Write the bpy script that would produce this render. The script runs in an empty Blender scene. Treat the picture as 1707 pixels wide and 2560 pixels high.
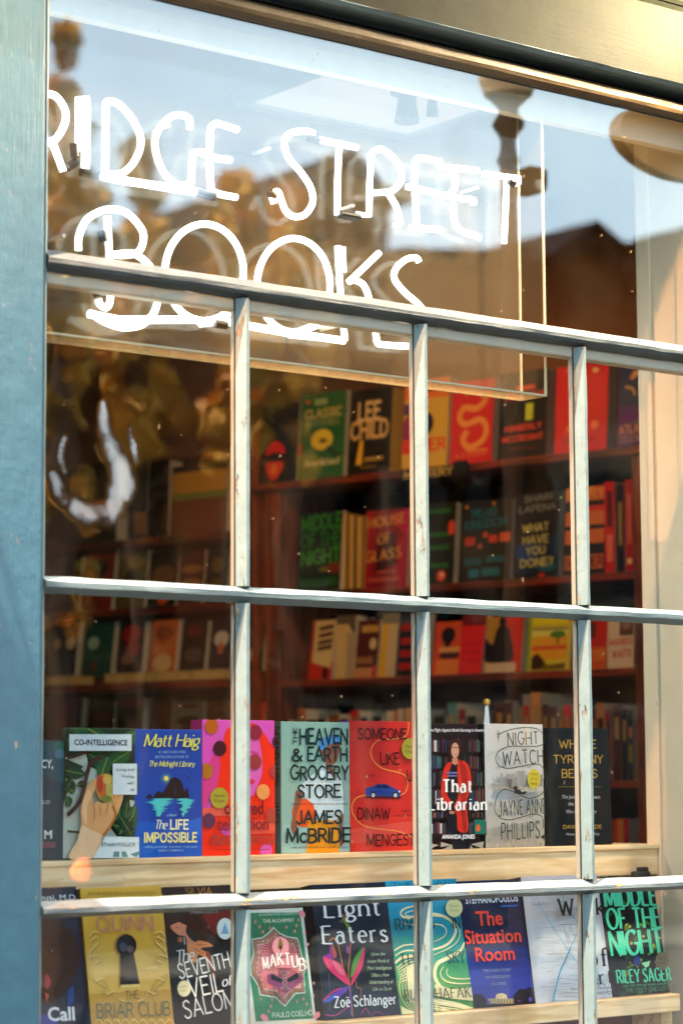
import bpy, math, random
from mathutils import Vector, Matrix

# ---------------------------------------------------------------- camera
scene = bpy.context.scene
FPX, CX, CY = 6044.0, 853.5, 1280.0            # focal length and centre in pixels of the 1707 x 2560 photograph
YAW, PIT, ROL = 0.66367, 0.11084, -0.00549
EYE = Vector((0.0, -3.29, 1.55))
_f = Vector((math.sin(YAW)*math.cos(PIT), math.cos(YAW)*math.cos(PIT), math.sin(PIT)))
_r0 = Vector((math.cos(YAW), -math.sin(YAW), 0.0))
_u0 = _r0.cross(_f)
_r = _r0*math.cos(ROL) + _u0*math.sin(ROL)
_u = -_r0*math.sin(ROL) + _u0*math.cos(ROL)
cam_data = bpy.data.cameras.new("camera")
cam = bpy.data.objects.new("camera", cam_data)
scene.collection.objects.link(cam)
m3 = Matrix((_r, _u, -_f)).transposed()
cam.matrix_world = Matrix.Translation(EYE) @ m3.to_4x4()
cam_data.sensor_fit = 'VERTICAL'
cam_data.sensor_height = 36.0
cam_data.sensor_width = 24.0
cam_data.lens = FPX/2560.0*36.0
cam_data.clip_start = 0.05
cam_data.clip_end = 2000.0
cam_data.dof.use_dof = True
cam_data.dof.focus_distance = 4.50
cam_data.dof.aperture_fstop = 3.4
cam_data.dof.aperture_blades = 0
scene.camera = cam

# ---------------------------------------------------------------- world, sun, exposure
SUN_EL, SUN_AZ = 68.5, 250.0                    # a high sun that only grazes the shop front from the upper left
world = bpy.data.worlds.new("World")
scene.world = world
world.use_nodes = True
wn = world.node_tree.nodes
sky = wn.new('ShaderNodeTexSky')
sky.sky_type = 'NISHITA'
sky.sun_disc = False
sky.sun_elevation = math.radians(SUN_EL)
sky.sun_rotation = math.radians(SUN_AZ)
sky.air_density = 1.0
sky.dust_density = 1.0
sky.ozone_density = 1.5
wn['Background'].inputs['Strength'].default_value = 0.108
wl = world.node_tree.links
wtc = wn.new('ShaderNodeTexCoord')                 # thin bright cloud veil over the clear sky
wmp = wn.new('ShaderNodeMapping'); wmp.inputs['Scale'].default_value = (1.0, 1.0, 2.6)
wl.new(wtc.outputs['Generated'], wmp.inputs[0])
cln = wn.new('ShaderNodeTexNoise'); cln.inputs['Scale'].default_value = 2.6; cln.inputs['Detail'].default_value = 6; cln.inputs['Roughness'].default_value = 0.55
wl.new(wmp.outputs[0], cln.inputs['Vector'])
clr = wn.new('ShaderNodeMapRange'); clr.inputs[1].default_value = 0.42; clr.inputs[2].default_value = 0.68; clr.inputs[3].default_value = 0.28; clr.inputs[4].default_value = 0.58
wl.new(cln.outputs['Fac'], clr.inputs[0])
cmx = wn.new('ShaderNodeMix'); cmx.data_type = 'RGBA'; cmx.inputs[7].default_value = (6.6, 8.4, 8.6, 1)
wl.new(clr.outputs[0], cmx.inputs[0]); wl.new(sky.outputs[0], cmx.inputs[6])
wl.new(cmx.outputs[2], wn['Background'].inputs['Color'])

sun_data = bpy.data.lights.new("sun", 'SUN')
sun_data.energy = 5.0
sun_data.angle = math.radians(0.5)
sun_data.color = (1.0, 0.88, 0.70)
sun = bpy.data.objects.new("sun", sun_data)
scene.collection.objects.link(sun)
_a, _e = math.radians(SUN_AZ), math.radians(SUN_EL)
sdir = Vector((math.sin(_a)*math.cos(_e), math.cos(_a)*math.cos(_e), math.sin(_e)))
sun.rotation_euler = sdir.to_track_quat('Z', 'Y').to_euler()

scene.view_settings.view_transform = 'Standard'
scene.view_settings.look = 'None'
scene.view_settings.gamma = 1.0
scene.view_settings.exposure = 2.5
scene.render.engine = 'CYCLES'
scene.cycles.use_denoising = True
scene.cycles.transparent_max_bounces = 28
scene.cycles.max_bounces = 10
scene.cycles.glossy_bounces = 5
scene.cycles.sample_clamp_indirect = 6.0
scene.cycles.caustics_reflective = False
scene.cycles.caustics_refractive = False

# ---------------------------------------------------------------- small helpers
def ray(px, py):
    return (_f*FPX + _r*(px-CX) - _u*(py-CY)).normalized()
def on_plane(px, py, p0, n):
    d = ray(px, py)
    return EYE + d*((Vector(p0)-EYE).dot(n)/d.dot(n))
def at(px, py, y):
    return on_plane(px, py, (0, y, 0), Vector((0, 1, 0)))
def proj(p):
    v = Vector(p)-EYE
    z = v.dot(_f)
    return CX+FPX*v.dot(_r)/z, CY-FPX*v.dot(_u)/z
def x_at(px, y, z):
    """world x of the point at depth y and height z that lies at photo column px"""
    a, b = -1.0, 9.0
    for _ in range(50):
        m = (a+b)/2
        if proj((m, y, z))[0] < px: a = m
        else: b = m
    return (a+b)/2

def lin(c):
    if isinstance(c, str):
        c = [int(c[i:i+2], 16)/255.0 for i in (0, 2, 4)]
        return tuple(x/12.92 if x <= 0.04045 else ((x+0.055)/1.055)**2.4 for x in c)
    return tuple(c)

def tag(o, label=None, cat=None, group=None, kind=None):
    if label: o['label'] = label
    if cat: o['category'] = cat
    if group: o['group'] = group
    if kind: o['kind'] = kind
    return o
def link(o, parent=None):
    scene.collection.objects.link(o)
    if parent is not None: o.parent = parent
    return o
def thing(name, label, cat, mat=None, group=None):
    o = bpy.data.objects.new(name, None)
    o.empty_display_size = 0.05
    link(o)
    if mat is not None: o.matrix_world = mat
    return tag(o, label, cat, group)
def mesh_obj(name, verts, faces, mats, parent=None, fm=None, smooth=False):
    me = bpy.data.meshes.new(name)
    me.from_pydata([tuple(v) for v in verts], [], faces)
    if not isinstance(mats, (list, tuple)): mats = [mats]
    for m in mats: me.materials.append(m)
    if fm: me.polygons.foreach_set('material_index', fm)
    if smooth: me.polygons.foreach_set('use_smooth', [True]*len(me.polygons))
    me.update()
    return link(bpy.data.objects.new(name, me), parent)

class MB:
    """collects shapes into one mesh"""
    def __init__(s): s.v, s.f, s.m, s.mats, s.sm = [], [], [], [], False
    def mi(s, m):
        if m not in s.mats: s.mats.append(m)
        return s.mats.index(m)
    def add(s, v, f, m):
        b = len(s.v); s.v += [Vector(p) for p in v]
        k = s.mi(m)
        for q in f: s.f.append([b+i for i in q]); s.m.append(k)
    def box(s, lo, hi, m):
        x0, y0, z0 = lo; x1, y1, z1 = hi
        s.add([(x0,y0,z0),(x1,y0,z0),(x1,y1,z0),(x0,y1,z0),(x0,y0,z1),(x1,y0,z1),(x1,y1,z1),(x0,y1,z1)],
              [(3,2,1,0),(4,5,6,7),(0,1,5,4),(1,2,6,5),(2,3,7,6),(3,0,4,7)], m)
    def bbox(s, lo, hi, m, b=0.003):
        """box with chamfered edges"""
        import bmesh
        bm = bmesh.new()
        bmesh.ops.create_cube(bm, size=1.0)
        for v in bm.verts:
            for i in range(3): v.co[i] = lo[i]+(v.co[i]+0.5)*(hi[i]-lo[i])
        b = min(b, min(abs(hi[i]-lo[i]) for i in range(3))*0.45)
        bmesh.ops.bevel(bm, geom=bm.edges[:], offset=b, segments=2, affect='EDGES', profile=0.5)
        bm.verts.index_update()
        s.add([v.co.copy() for v in bm.verts], [[v.index for v in f.verts] for f in bm.faces], m)
        bm.free()
    def prism(s, prof, axis, a, b, m, nseg=1, wob=0.0, seed=0):
        """closed profile swept straight along an axis ('x','y','z'); wob gives hand-made unevenness"""
        rnd = random.Random(seed)
        n = len(prof); vs = []
        step = 5
        keys = [[(rnd.uniform(-wob, wob), rnd.uniform(-wob, wob)) for _ in prof] for _ in range(nseg//step+3)]
        for k in range(nseg+1):
            t = a+(b-a)*k/nseg
            k0 = k//step; fr = (k % step)/step; fr = fr*fr*(3-2*fr)
            for i, (p, q) in enumerate(prof):
                A, B = keys[k0][i], keys[k0+1][i]
                dp = A[0]+(B[0]-A[0])*fr; dq = A[1]+(B[1]-A[1])*fr
                if axis == 'x': vs.append((t, p+dp, q+dq))
                elif axis == 'z': vs.append((p+dp, q+dq, t))
                else: vs.append((p+dp, t, q+dq))
        fs = []
        for k in range(nseg):
            for i in range(n):
                j = (i+1) % n
                fs.append((k*n+i, k*n+j, (k+1)*n+j, (k+1)*n+i))
        fs.append(tuple(range(n-1, -1, -1))); fs.append(tuple(nseg*n+i for i in range(n)))
        s.add(vs, fs, m)
    def lathe(s, c, prof, m, n=20):
        vs, fs = [], []
        for (r, z) in prof:
            for k in range(n):
                a = 2*math.pi*k/n
                vs.append((c[0]+r*math.cos(a), c[1]+r*math.sin(a), c[2]+z))
        for i in range(len(prof)-1):
            for k in range(n):
                j = (k+1) % n
                fs.append((i*n+k, i*n+j, (i+1)*n+j, (i+1)*n+k))
        fs.append(tuple(range(n-1, -1, -1))); fs.append(tuple((len(prof)-1)*n+k for k in range(n)))
        s.add(vs, fs, m)
    def tube(s, pts, r, m, n=10):
        pts = [Vector(p) for p in pts]
        rs = r if isinstance(r, (list, tuple)) else [r]*len(pts)
        vs, fs = [], []
        prev = None
        for i, p in enumerate(pts):
            d = (pts[min(i+1, len(pts)-1)]-pts[max(i-1, 0)])
            d = d.normalized() if d.length > 1e-9 else Vector((0, 0, 1))
            if prev is None:
                a = Vector((0, 0, 1)) if abs(d.z) < 0.9 else Vector((1, 0, 0))
                u = d.cross(a).normalized()
            else:
                u = (prev-d*prev.dot(d)).normalized()
            prev = u
            w = d.cross(u)
            for k in range(n):
                t = 2*math.pi*k/n
                vs.append(p+(u*math.cos(t)+w*math.sin(t))*rs[i])
        for i in range(len(pts)-1):
            for k in range(n):
                j = (k+1) % n
                fs.append((i*n+k, i*n+j, (i+1)*n+j, (i+1)*n+k))
        fs.append(tuple(range(n-1, -1, -1))); fs.append(tuple((len(pts)-1)*n+k for k in range(n)))
        s.add(vs, fs, m)
    def build(s, name, parent=None, smooth=False, local=False):
        vs = s.v
        if local and parent is not None:
            inv = parent.matrix_world.inverted()
            vs = [inv @ v for v in vs]
        o = mesh_obj(name, vs, s.f, s.mats, parent, s.m, smooth)
        if smooth:
            try: o.data.set_sharp_from_angle(angle=math.radians(35))
            except Exception: pass
        return o

# ---------------------------------------------------------------- materials
_mats = {}
def nodes_of(name):
    m = bpy.data.materials.new(name); m.use_nodes = True
    nt = m.node_tree
    return m, nt, nt.nodes, nt.links, nt.nodes['Principled BSDF']
def plain(c, rough=0.5, spec=0.5, var=0.06, name='paint', bump=0.0, scale=60.0, metal=0.0, coat=0.0):
    key = (str(c), rough, spec, var, bump, scale, metal, coat)
    if key in _mats: return _mats[key]
    m, nt, N, L, b = nodes_of(name)
    col = lin(c)
    tc = N.new('ShaderNodeTexCoord')
    nz = N.new('ShaderNodeTexNoise'); nz.inputs['Scale'].default_value = scale; nz.inputs['Detail'].default_value = 4
    L.new(tc.outputs['Object'], nz.inputs['Vector'])
    mr = N.new('ShaderNodeMapRange'); mr.inputs[1].default_value = 0.25; mr.inputs[2].default_value = 0.75
    mr.inputs[3].default_value = 1-var; mr.inputs[4].default_value = 1+var
    L.new(nz.outputs['Fac'], mr.inputs[0])
    mx = N.new('ShaderNodeVectorMath'); mx.operation = 'SCALE'; mx.inputs[0].default_value = col
    L.new(mr.outputs[0], mx.inputs['Scale'])
    L.new(mx.outputs[0], b.inputs['Base Color'])
    b.inputs['Roughness'].default_value = rough
    b.inputs['Specular IOR Level'].default_value = spec
    b.inputs['Metallic'].default_value = metal
    b.inputs['Coat Weight'].default_value = coat
    b.inputs['Coat Roughness'].default_value = 0.12
    if bump:
        bp = N.new('ShaderNodeBump'); bp.inputs['Strength'].default_value = bump; bp.inputs['Distance'].default_value = 0.002
        L.new(nz.outputs['Fac'], bp.inputs['Height']); L.new(bp.outputs[0], b.inputs['Normal'])
    _mats[key] = m
    return m
def ink(c): return plain(c, 0.45, 0.16, 0.05, 'print')
def glow(c, s, name='lamp_glow'):
    m, nt, N, L, b = nodes_of(name)
    b.inputs['Base Color'].default_value = (*lin(c), 1)
    b.inputs['Emission Color'].default_value = (*lin(c), 1)
    b.inputs['Emission Strength'].default_value = s
    return m
def vramp(N, L, src, stops):
    r = N.new('ShaderNodeValToRGB')
    r.color_ramp.elements[0].position = stops[0][0]; r.color_ramp.elements[0].color = (*lin(stops[0][1]), 1)
    r.color_ramp.elements[1].position = stops[-1][0]; r.color_ramp.elements[1].color = (*lin(stops[-1][1]), 1)
    for p, c in stops[1:-1]:
        e = r.color_ramp.elements.new(p); e.color = (*lin(c), 1)
    L.new(src, r.inputs[0])
    return r
def old_paint(name, col, axis='z', chips=0.0, chipc='6a6050', rough=0.42, bump=0.5, dirt=0.25, spec=0.2):
    """brushed gloss paint over old wood: brush marks along the axis, lumps, cracks, chips to older coats"""
    m, nt, N, L, b = nodes_of(name)
    tc = N.new('ShaderNodeTexCoord')
    mp = N.new('ShaderNodeMapping')
    s = {'x': (3, 90, 90), 'y': (90, 3, 90), 'z': (90, 90, 3)}[axis]
    mp.inputs['Scale'].default_value = s
    L.new(tc.outputs['Object'], mp.inputs['Vector'])
    br = N.new('ShaderNodeTexNoise'); br.inputs['Scale'].default_value = 4; br.inputs['Detail'].default_value = 6; br.inputs['Roughness'].default_value = 0.6
    L.new(mp.outputs[0], br.inputs['Vector'])
    lump = N.new('ShaderNodeTexNoise'); lump.inputs['Scale'].default_value = 22; lump.inputs['Detail'].default_value = 8; lump.inputs['Roughness'].default_value = 0.62
    L.new(tc.outputs['Object'], lump.inputs['Vector'])
    base = vramp(N, L, lump.outputs['Fac'], [(0.25, tuple(x*(1-dirt) for x in lin(col))), (0.62, tuple(lin(col))), (0.8, tuple(min(1, x*1.12) for x in lin(col)))])
    vor = N.new('ShaderNodeTexNoise'); vor.inputs['Scale'].default_value = 75; vor.inputs['Detail'].default_value = 9; vor.inputs['Roughness'].default_value = 0.7
    mp2 = N.new('ShaderNodeMapping'); mp2.inputs['Scale'].default_value = {'x': (.25, 1, 1), 'y': (1, .25, 1), 'z': (1, 1, .25)}[axis]
    L.new(tc.outputs['Object'], mp2.inputs['Vector']); L.new(mp2.outputs[0], vor.inputs['Vector'])
    geo = N.new('ShaderNodeNewGeometry')
    pt = N.new('ShaderNodeMath'); pt.operation = 'MULTIPLY_ADD'; pt.inputs[1].default_value = 0.9; pt.inputs[2].default_value = -0.45
    L.new(geo.outputs['Pointiness'], pt.inputs[0])
    ad = N.new('ShaderNodeMath'); ad.operation = 'ADD'; L.new(vor.outputs['Fac'], ad.inputs[0]); L.new(pt.outputs[0], ad.inputs[1])
    th = N.new('ShaderNodeMapRange'); th.inputs[1].default_value = 0.70-chips; th.inputs[2].default_value = 0.72-chips
    L.new(ad.outputs[0], th.inputs[0])
    mix = N.new('ShaderNodeMix'); mix.data_type = 'RGBA'
    L.new(th.outputs[0], mix.inputs[0]); L.new(base.outputs[0], mix.inputs[6])
    cc = vramp(N, L, lump.outputs['Fac'], [(0.35, '2c2218'), (0.5, chipc), (0.65, '948c78')])
    L.new(cc.outputs[0], mix.inputs[7])
    L.new(mix.outputs[2], b.inputs['Base Color'])
    b.inputs['Roughness'].default_value = rough
    b.inputs['Specular IOR Level'].default_value = spec
    hs = N.new('ShaderNodeMath'); hs.operation = 'MULTIPLY_ADD'; hs.inputs[1].default_value = 0.7
    L.new(br.outputs['Fac'], hs.inputs[0]); L.new(lump.outputs['Fac'], hs.inputs[2])
    h2 = N.new('ShaderNodeMath'); h2.operation = 'MULTIPLY_ADD'; h2.inputs[1].default_value = -0.5
    L.new(th.outputs[0], h2.inputs[0]); L.new(hs.outputs[0], h2.inputs[2])
    bp = N.new('ShaderNodeBump'); bp.inputs['Strength'].default_value = bump; bp.inputs['Distance'].default_value = 0.0025
    L.new(h2.outputs[0], bp.inputs['Height']); L.new(bp.outputs[0], b.inputs['Normal'])
    return m
def wood(name, c0, c1, axis='x', rough=0.4, scale=1.0, bump=0.1):
    m, nt, N, L, b = nodes_of(name)
    tc = N.new('ShaderNodeTexCoord')
    mp = N.new('ShaderNodeMapping')
    a = {'x': (1.2, 14, 14), 'y': (14, 1.2, 14), 'z': (14, 14, 1.2)}[axis]
    mp.inputs['Scale'].default_value = tuple(v*scale for v in a)
    L.new(tc.outputs['Object'], mp.inputs['Vector'])
    n1 = N.new('ShaderNodeTexNoise'); n1.inputs['Scale'].default_value = 1.6; n1.inputs['Detail'].default_value = 3; n1.inputs['Distortion'].default_value = 0.6
    L.new(mp.outputs[0], n1.inputs['Vector'])
    wv = N.new('ShaderNodeMath'); wv.operation = 'MULTIPLY'; wv.inputs[1].default_value = 26.0
    L.new(n1.outputs['Fac'], wv.inputs[0])
    sn = N.new('ShaderNodeMath'); sn.operation = 'SINE'; L.new(wv.outputs[0], sn.inputs[0])
    n2 = N.new('ShaderNodeTexNoise'); n2.inputs['Scale'].default_value = 9; n2.inputs['Detail'].default_value = 6
    L.new(mp.outputs[0], n2.inputs['Vector'])
    mm = N.new('ShaderNodeMath'); mm.operation = 'MULTIPLY_ADD'; mm.inputs[1].default_value = 0.22; L.new(sn.outputs[0], mm.inputs[0]); L.new(n2.outputs['Fac'], mm.inputs[2])
    r = vramp(N, L, mm.outputs[0], [(0.2, c0), (0.5, tuple((x+y)/2 for x, y in zip(lin(c0), lin(c1)))), (0.72, c1)])
    L.new(r.outputs[0], b.inputs['Base Color'])
    b.inputs['Roughness'].default_value = rough
    bp = N.new('ShaderNodeBump'); bp.inputs['Strength'].default_value = bump; bp.inputs['Distance'].default_value = 0.001
    L.new(mm.outputs[0], bp.inputs['Height']); L.new(bp.outputs[0], b.inputs['Normal'])
    return m

def glass(name, ior=1.5, dust=1.0, wave=0.0, ring=None, tint=(1, 1, 1), seed=0.0, film=0.0):
    """clear sheet: mirror reflection by Fresnel, straight-through transparency, dust grains, hairs and a faint grimy film"""
    m, nt, N, L, b = nodes_of(name)
    N.remove(b)
    out = N['Material Output']
    tc = N.new('ShaderNodeTexCoord')
    tr = N.new('ShaderNodeBsdfTransparent'); tr.inputs[0].default_value = (*tint, 1)
    gl = N.new('ShaderNodeBsdfGlossy'); gl.inputs['Roughness'].default_value = 0.0
    geo = N.new('ShaderNodeNewGeometry')
    io = N.new('ShaderNodeMapRange'); io.inputs[3].default_value = ior; io.inputs[4].default_value = 1.0/ior
    L.new(geo.outputs['Backfacing'], io.inputs[0])
    fr = N.new('ShaderNodeFresnel'); L.new(io.outputs[0], fr.inputs[0])
    mx = N.new('ShaderNodeMixShader')
    L.new(fr.outputs[0], mx.inputs[0]); L.new(tr.outputs[0], mx.inputs[1]); L.new(gl.outputs[0], mx.inputs[2])
    last = mx
    if wave or ring:
        n1 = N.new('ShaderNodeTexNoise'); n1.inputs['Scale'].default_value = 5.0; n1.inputs['Detail'].default_value = 2
        off = N.new('ShaderNodeMapping'); off.inputs['Location'].default_value = (seed, seed*.7, seed*1.3)
        L.new(tc.outputs['Object'], off.inputs[0]); L.new(off.outputs[0], n1.inputs['Vector'])
        hsrc = n1.outputs['Fac']
        hm = N.new('ShaderNodeMath'); hm.operation = 'MULTIPLY'; hm.inputs[1].default_value = wave; L.new(hsrc, hm.inputs[0])
        hsrc = hm.outputs[0]
        bp = N.new('ShaderNodeBump'); bp.inputs['Strength'].default_value = 1.0; bp.inputs['Distance'].default_value = 1.0
        L.new(hsrc, bp.inputs['Height']); nrm = bp.outputs[0]
        if ring:                                  # a flaw in the old drawn glass: the sheet leans back along a curl
            sx = N.new('ShaderNodeSeparateXYZ')
            wn_ = N.new('ShaderNodeTexNoise'); wn_.inputs['Scale'].default_value = 22.0; wn_.inputs['Detail'].default_value = 2
            L.new(tc.outputs['Object'], wn_.inputs['Vector'])
            ws = N.new('ShaderNodeVectorMath'); ws.operation = 'MULTIPLY_ADD'; ws.inputs[1].default_value = (.022, .022, .022)
            L.new(wn_.outputs['Color'], ws.inputs[0]); L.new(tc.outputs['Object'], ws.inputs[2]); L.new(ws.outputs[0], sx.inputs[0])
            def mth(op, a_, b_=None, c_=None):
                n = N.new('ShaderNodeMath'); n.operation = op
                for i, v in enumerate((a_, b_, c_)):
                    if v is None: continue
                    if isinstance(v, (int, float)): n.inputs[i].default_value = v
                    else: L.new(v, n.inputs[i])
                return n.outputs[0]
            tot = None
            for (x, z, rx, rz, am) in ring:
                dx = mth('MULTIPLY', mth('SUBTRACT', sx.outputs[0], x+.011), 1/rx); dz = mth('MULTIPLY', mth('SUBTRACT', sx.outputs[2], z+.011), 1/rz)
                g_ = mth('MULTIPLY', mth('EXPONENT', mth('MULTIPLY', mth('MULTIPLY_ADD', dx, dx, mth('MULTIPLY', dz, dz)), -1.0)), am)
                tot = g_ if tot is None else mth('MAXIMUM', tot, g_)
            n5 = N.new('ShaderNodeTexNoise'); n5.inputs['Scale'].default_value = 20.0; n5.inputs['Detail'].default_value = 3
            L.new(tc.outputs['Object'], n5.inputs['Vector'])
            mr5 = N.new('ShaderNodeMapRange'); mr5.inputs[1].default_value = .38; mr5.inputs[2].default_value = .62; mr5.inputs[3].default_value = .22; mr5.inputs[4].default_value = 1.0
            L.new(n5.outputs['Fac'], mr5.inputs[0]); tot = mth('MULTIPLY', tot, mr5.outputs[0])
            cz_ = N.new('ShaderNodeCombineXYZ'); L.new(tot, cz_.inputs[2])
            va = N.new('ShaderNodeVectorMath'); va.operation = 'ADD'; L.new(nrm, va.inputs[0]); L.new(cz_.outputs[0], va.inputs[1])
            vn_ = N.new('ShaderNodeVectorMath'); vn_.operation = 'NORMALIZE'; L.new(va.outputs[0], vn_.inputs[0]); nrm = vn_.outputs[0]
        L.new(nrm, gl.inputs['Normal'])
        if ring: L.new(mth('MINIMUM', mth('MULTIPLY', tot, 7.0), 0.42), gl.inputs['Roughness'])
    if film and not dust:
        df = N.new('ShaderNodeBsdfDiffuse'); df.inputs[0].default_value = (0.8, 0.56, 0.3, 1)
        tl = N.new('ShaderNodeBsdfTranslucent'); tl.inputs[0].default_value = (0.8, 0.56, 0.3, 1)
        ad = N.new('ShaderNodeMixShader'); ad.inputs[0].default_value = 0.5
        L.new(df.outputs[0], ad.inputs[1]); L.new(tl.outputs[0], ad.inputs[2])
        m2 = N.new('ShaderNodeMixShader'); m2.inputs[0].default_value = film
        L.new(mx.outputs[0], m2.inputs[1]); L.new(ad.outputs[0], m2.inputs[2]); last = m2
    if dust:
        def specks(scale, size, stretch, rot, keep):
            mp = N.new('ShaderNodeMapping'); mp.inputs['Scale'].default_value = stretch; mp.inputs['Rotation'].default_value = (0, rot, 0)
            mp.inputs['Location'].default_value = (seed*3.1+rot, 0, seed*1.7)
            L.new(tc.outputs['Object'], mp.inputs[0])
            v = N.new('ShaderNodeTexVoronoi'); v.inputs['Scale'].default_value = scale; v.voronoi_dimensions = '3D'
            L.new(mp.outputs[0], v.inputs['Vector'])
            sp = N.new('ShaderNodeSeparateColor'); L.new(v.outputs['Color'], sp.inputs[0])
            a = N.new('ShaderNodeMath'); a.operation = 'LESS_THAN'; L.new(v.outputs['Distance'], a.inputs[0])
            sz = N.new('ShaderNodeMath'); sz.operation = 'MULTIPLY'; L.new(sp.outputs[1], sz.inputs[0]); sz.inputs[1].default_value = size
            L.new(sz.outputs[0], a.inputs[1])
            k = N.new('ShaderNodeMath'); k.operation = 'GREATER_THAN'; L.new(sp.outputs[0], k.inputs[0]); k.inputs[1].default_value = 1-keep
            r = N.new('ShaderNodeMath'); r.operation = 'MULTIPLY'; L.new(a.outputs[0], r.inputs[0]); L.new(k.outputs[0], r.inputs[1])
            return r.outputs[0]
        def mxx(a, bb):
            n = N.new('ShaderNodeMath'); n.operation = 'MAXIMUM'; L.new(a, n.inputs[0]); L.new(bb, n.inputs[1]); return n.outputs[0]
        s1 = specks(170, 0.22, (1, 0.0, .5), 0.7, 0.018)
        s2 = specks(48, 0.07, (1, 0.0, .3), 0.9, 0.035)
        s3 = specks(24, 0.045, (1, 0.0, 0.09), 0.55, 0.13)
        s4 = specks(22, 0.04, (1, 0.0, 0.07), -0.85, 0.12)
        allm = mxx(mxx(s1, s2), mxx(s3, s4))
        nf = N.new('ShaderNodeTexNoise'); nf.inputs['Scale'].default_value = 7; nf.inputs['Detail'].default_value = 6
        L.new(tc.outputs['Object'], nf.inputs['Vector'])
        fm = N.new('ShaderNodeMapRange'); fm.inputs[1].default_value = 0.42; fm.inputs[2].default_value = 0.8; fm.inputs[3].default_value = 0.0; fm.inputs[4].default_value = 0.008
        L.new(nf.outputs['Fac'], fm.inputs[0])
        sc = N.new('ShaderNodeMath'); sc.operation = 'MULTIPLY_ADD'; sc.inputs[1].default_value = 0.22; L.new(allm, sc.inputs[0]); L.new(fm.outputs[0], sc.inputs[2])
        sc2 = N.new('ShaderNodeMath'); sc2.operation = 'MULTIPLY'; sc2.inputs[1].default_value = dust; L.new(sc.outputs[0], sc2.inputs[0])
        df = N.new('ShaderNodeBsdfDiffuse'); df.inputs[0].default_value = (0.70, 0.50, 0.26, 1)
        tl = N.new('ShaderNodeBsdfTranslucent'); tl.inputs[0].default_value = (0.70, 0.50, 0.26, 1)
        ad = N.new('ShaderNodeMixShader'); ad.inputs[0].default_value = 0.5
        L.new(df.outputs[0], ad.inputs[1]); L.new(tl.outputs[0], ad.inputs[2])
        m2 = N.new('ShaderNodeMixShader')
        L.new(sc2.outputs[0], m2.inputs[0]); L.new(mx.outputs[0], m2.inputs[1]); L.new(ad.outputs[0], m2.inputs[2])
        last = m2
    L.new(last.outputs[0], out.inputs['Surface'])
    return m

# ---------------------------------------------------------------- lettering
def arc(cx, cy, rx, ry, a0, a1, n=12):
    return [(cx+rx*math.cos(math.radians(a0+(a1-a0)*i/n)), cy+ry*math.sin(math.radians(a0+(a1-a0)*i/n))) for i in range(n+1)]
def smooth(pts, n=7, closed=False):
    P = list(pts)
    if len(P) < 3: return P
    out = []
    m = len(P)
    rng = range(m) if closed else range(m-1)
    for i in rng:
        if closed: p0, p1, p2, p3 = P[i-1], P[i], P[(i+1) % m], P[(i+2) % m]
        else: p0, p1, p2, p3 = P[max(i-1, 0)], P[i], P[i+1], P[min(i+2, m-1)]
        for k in range(n):
            t = k/n
            out.append(tuple(0.5*((2*b)+(c-a)*t+(2*a-5*b+4*c-d)*t*t+(3*b-a-3*c+d)*t**3) for a, b, c, d in zip(p0, p1, p2, p3)))
    if not closed: out.append(tuple(P[-1]))
    return out
X = 0.66
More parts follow.
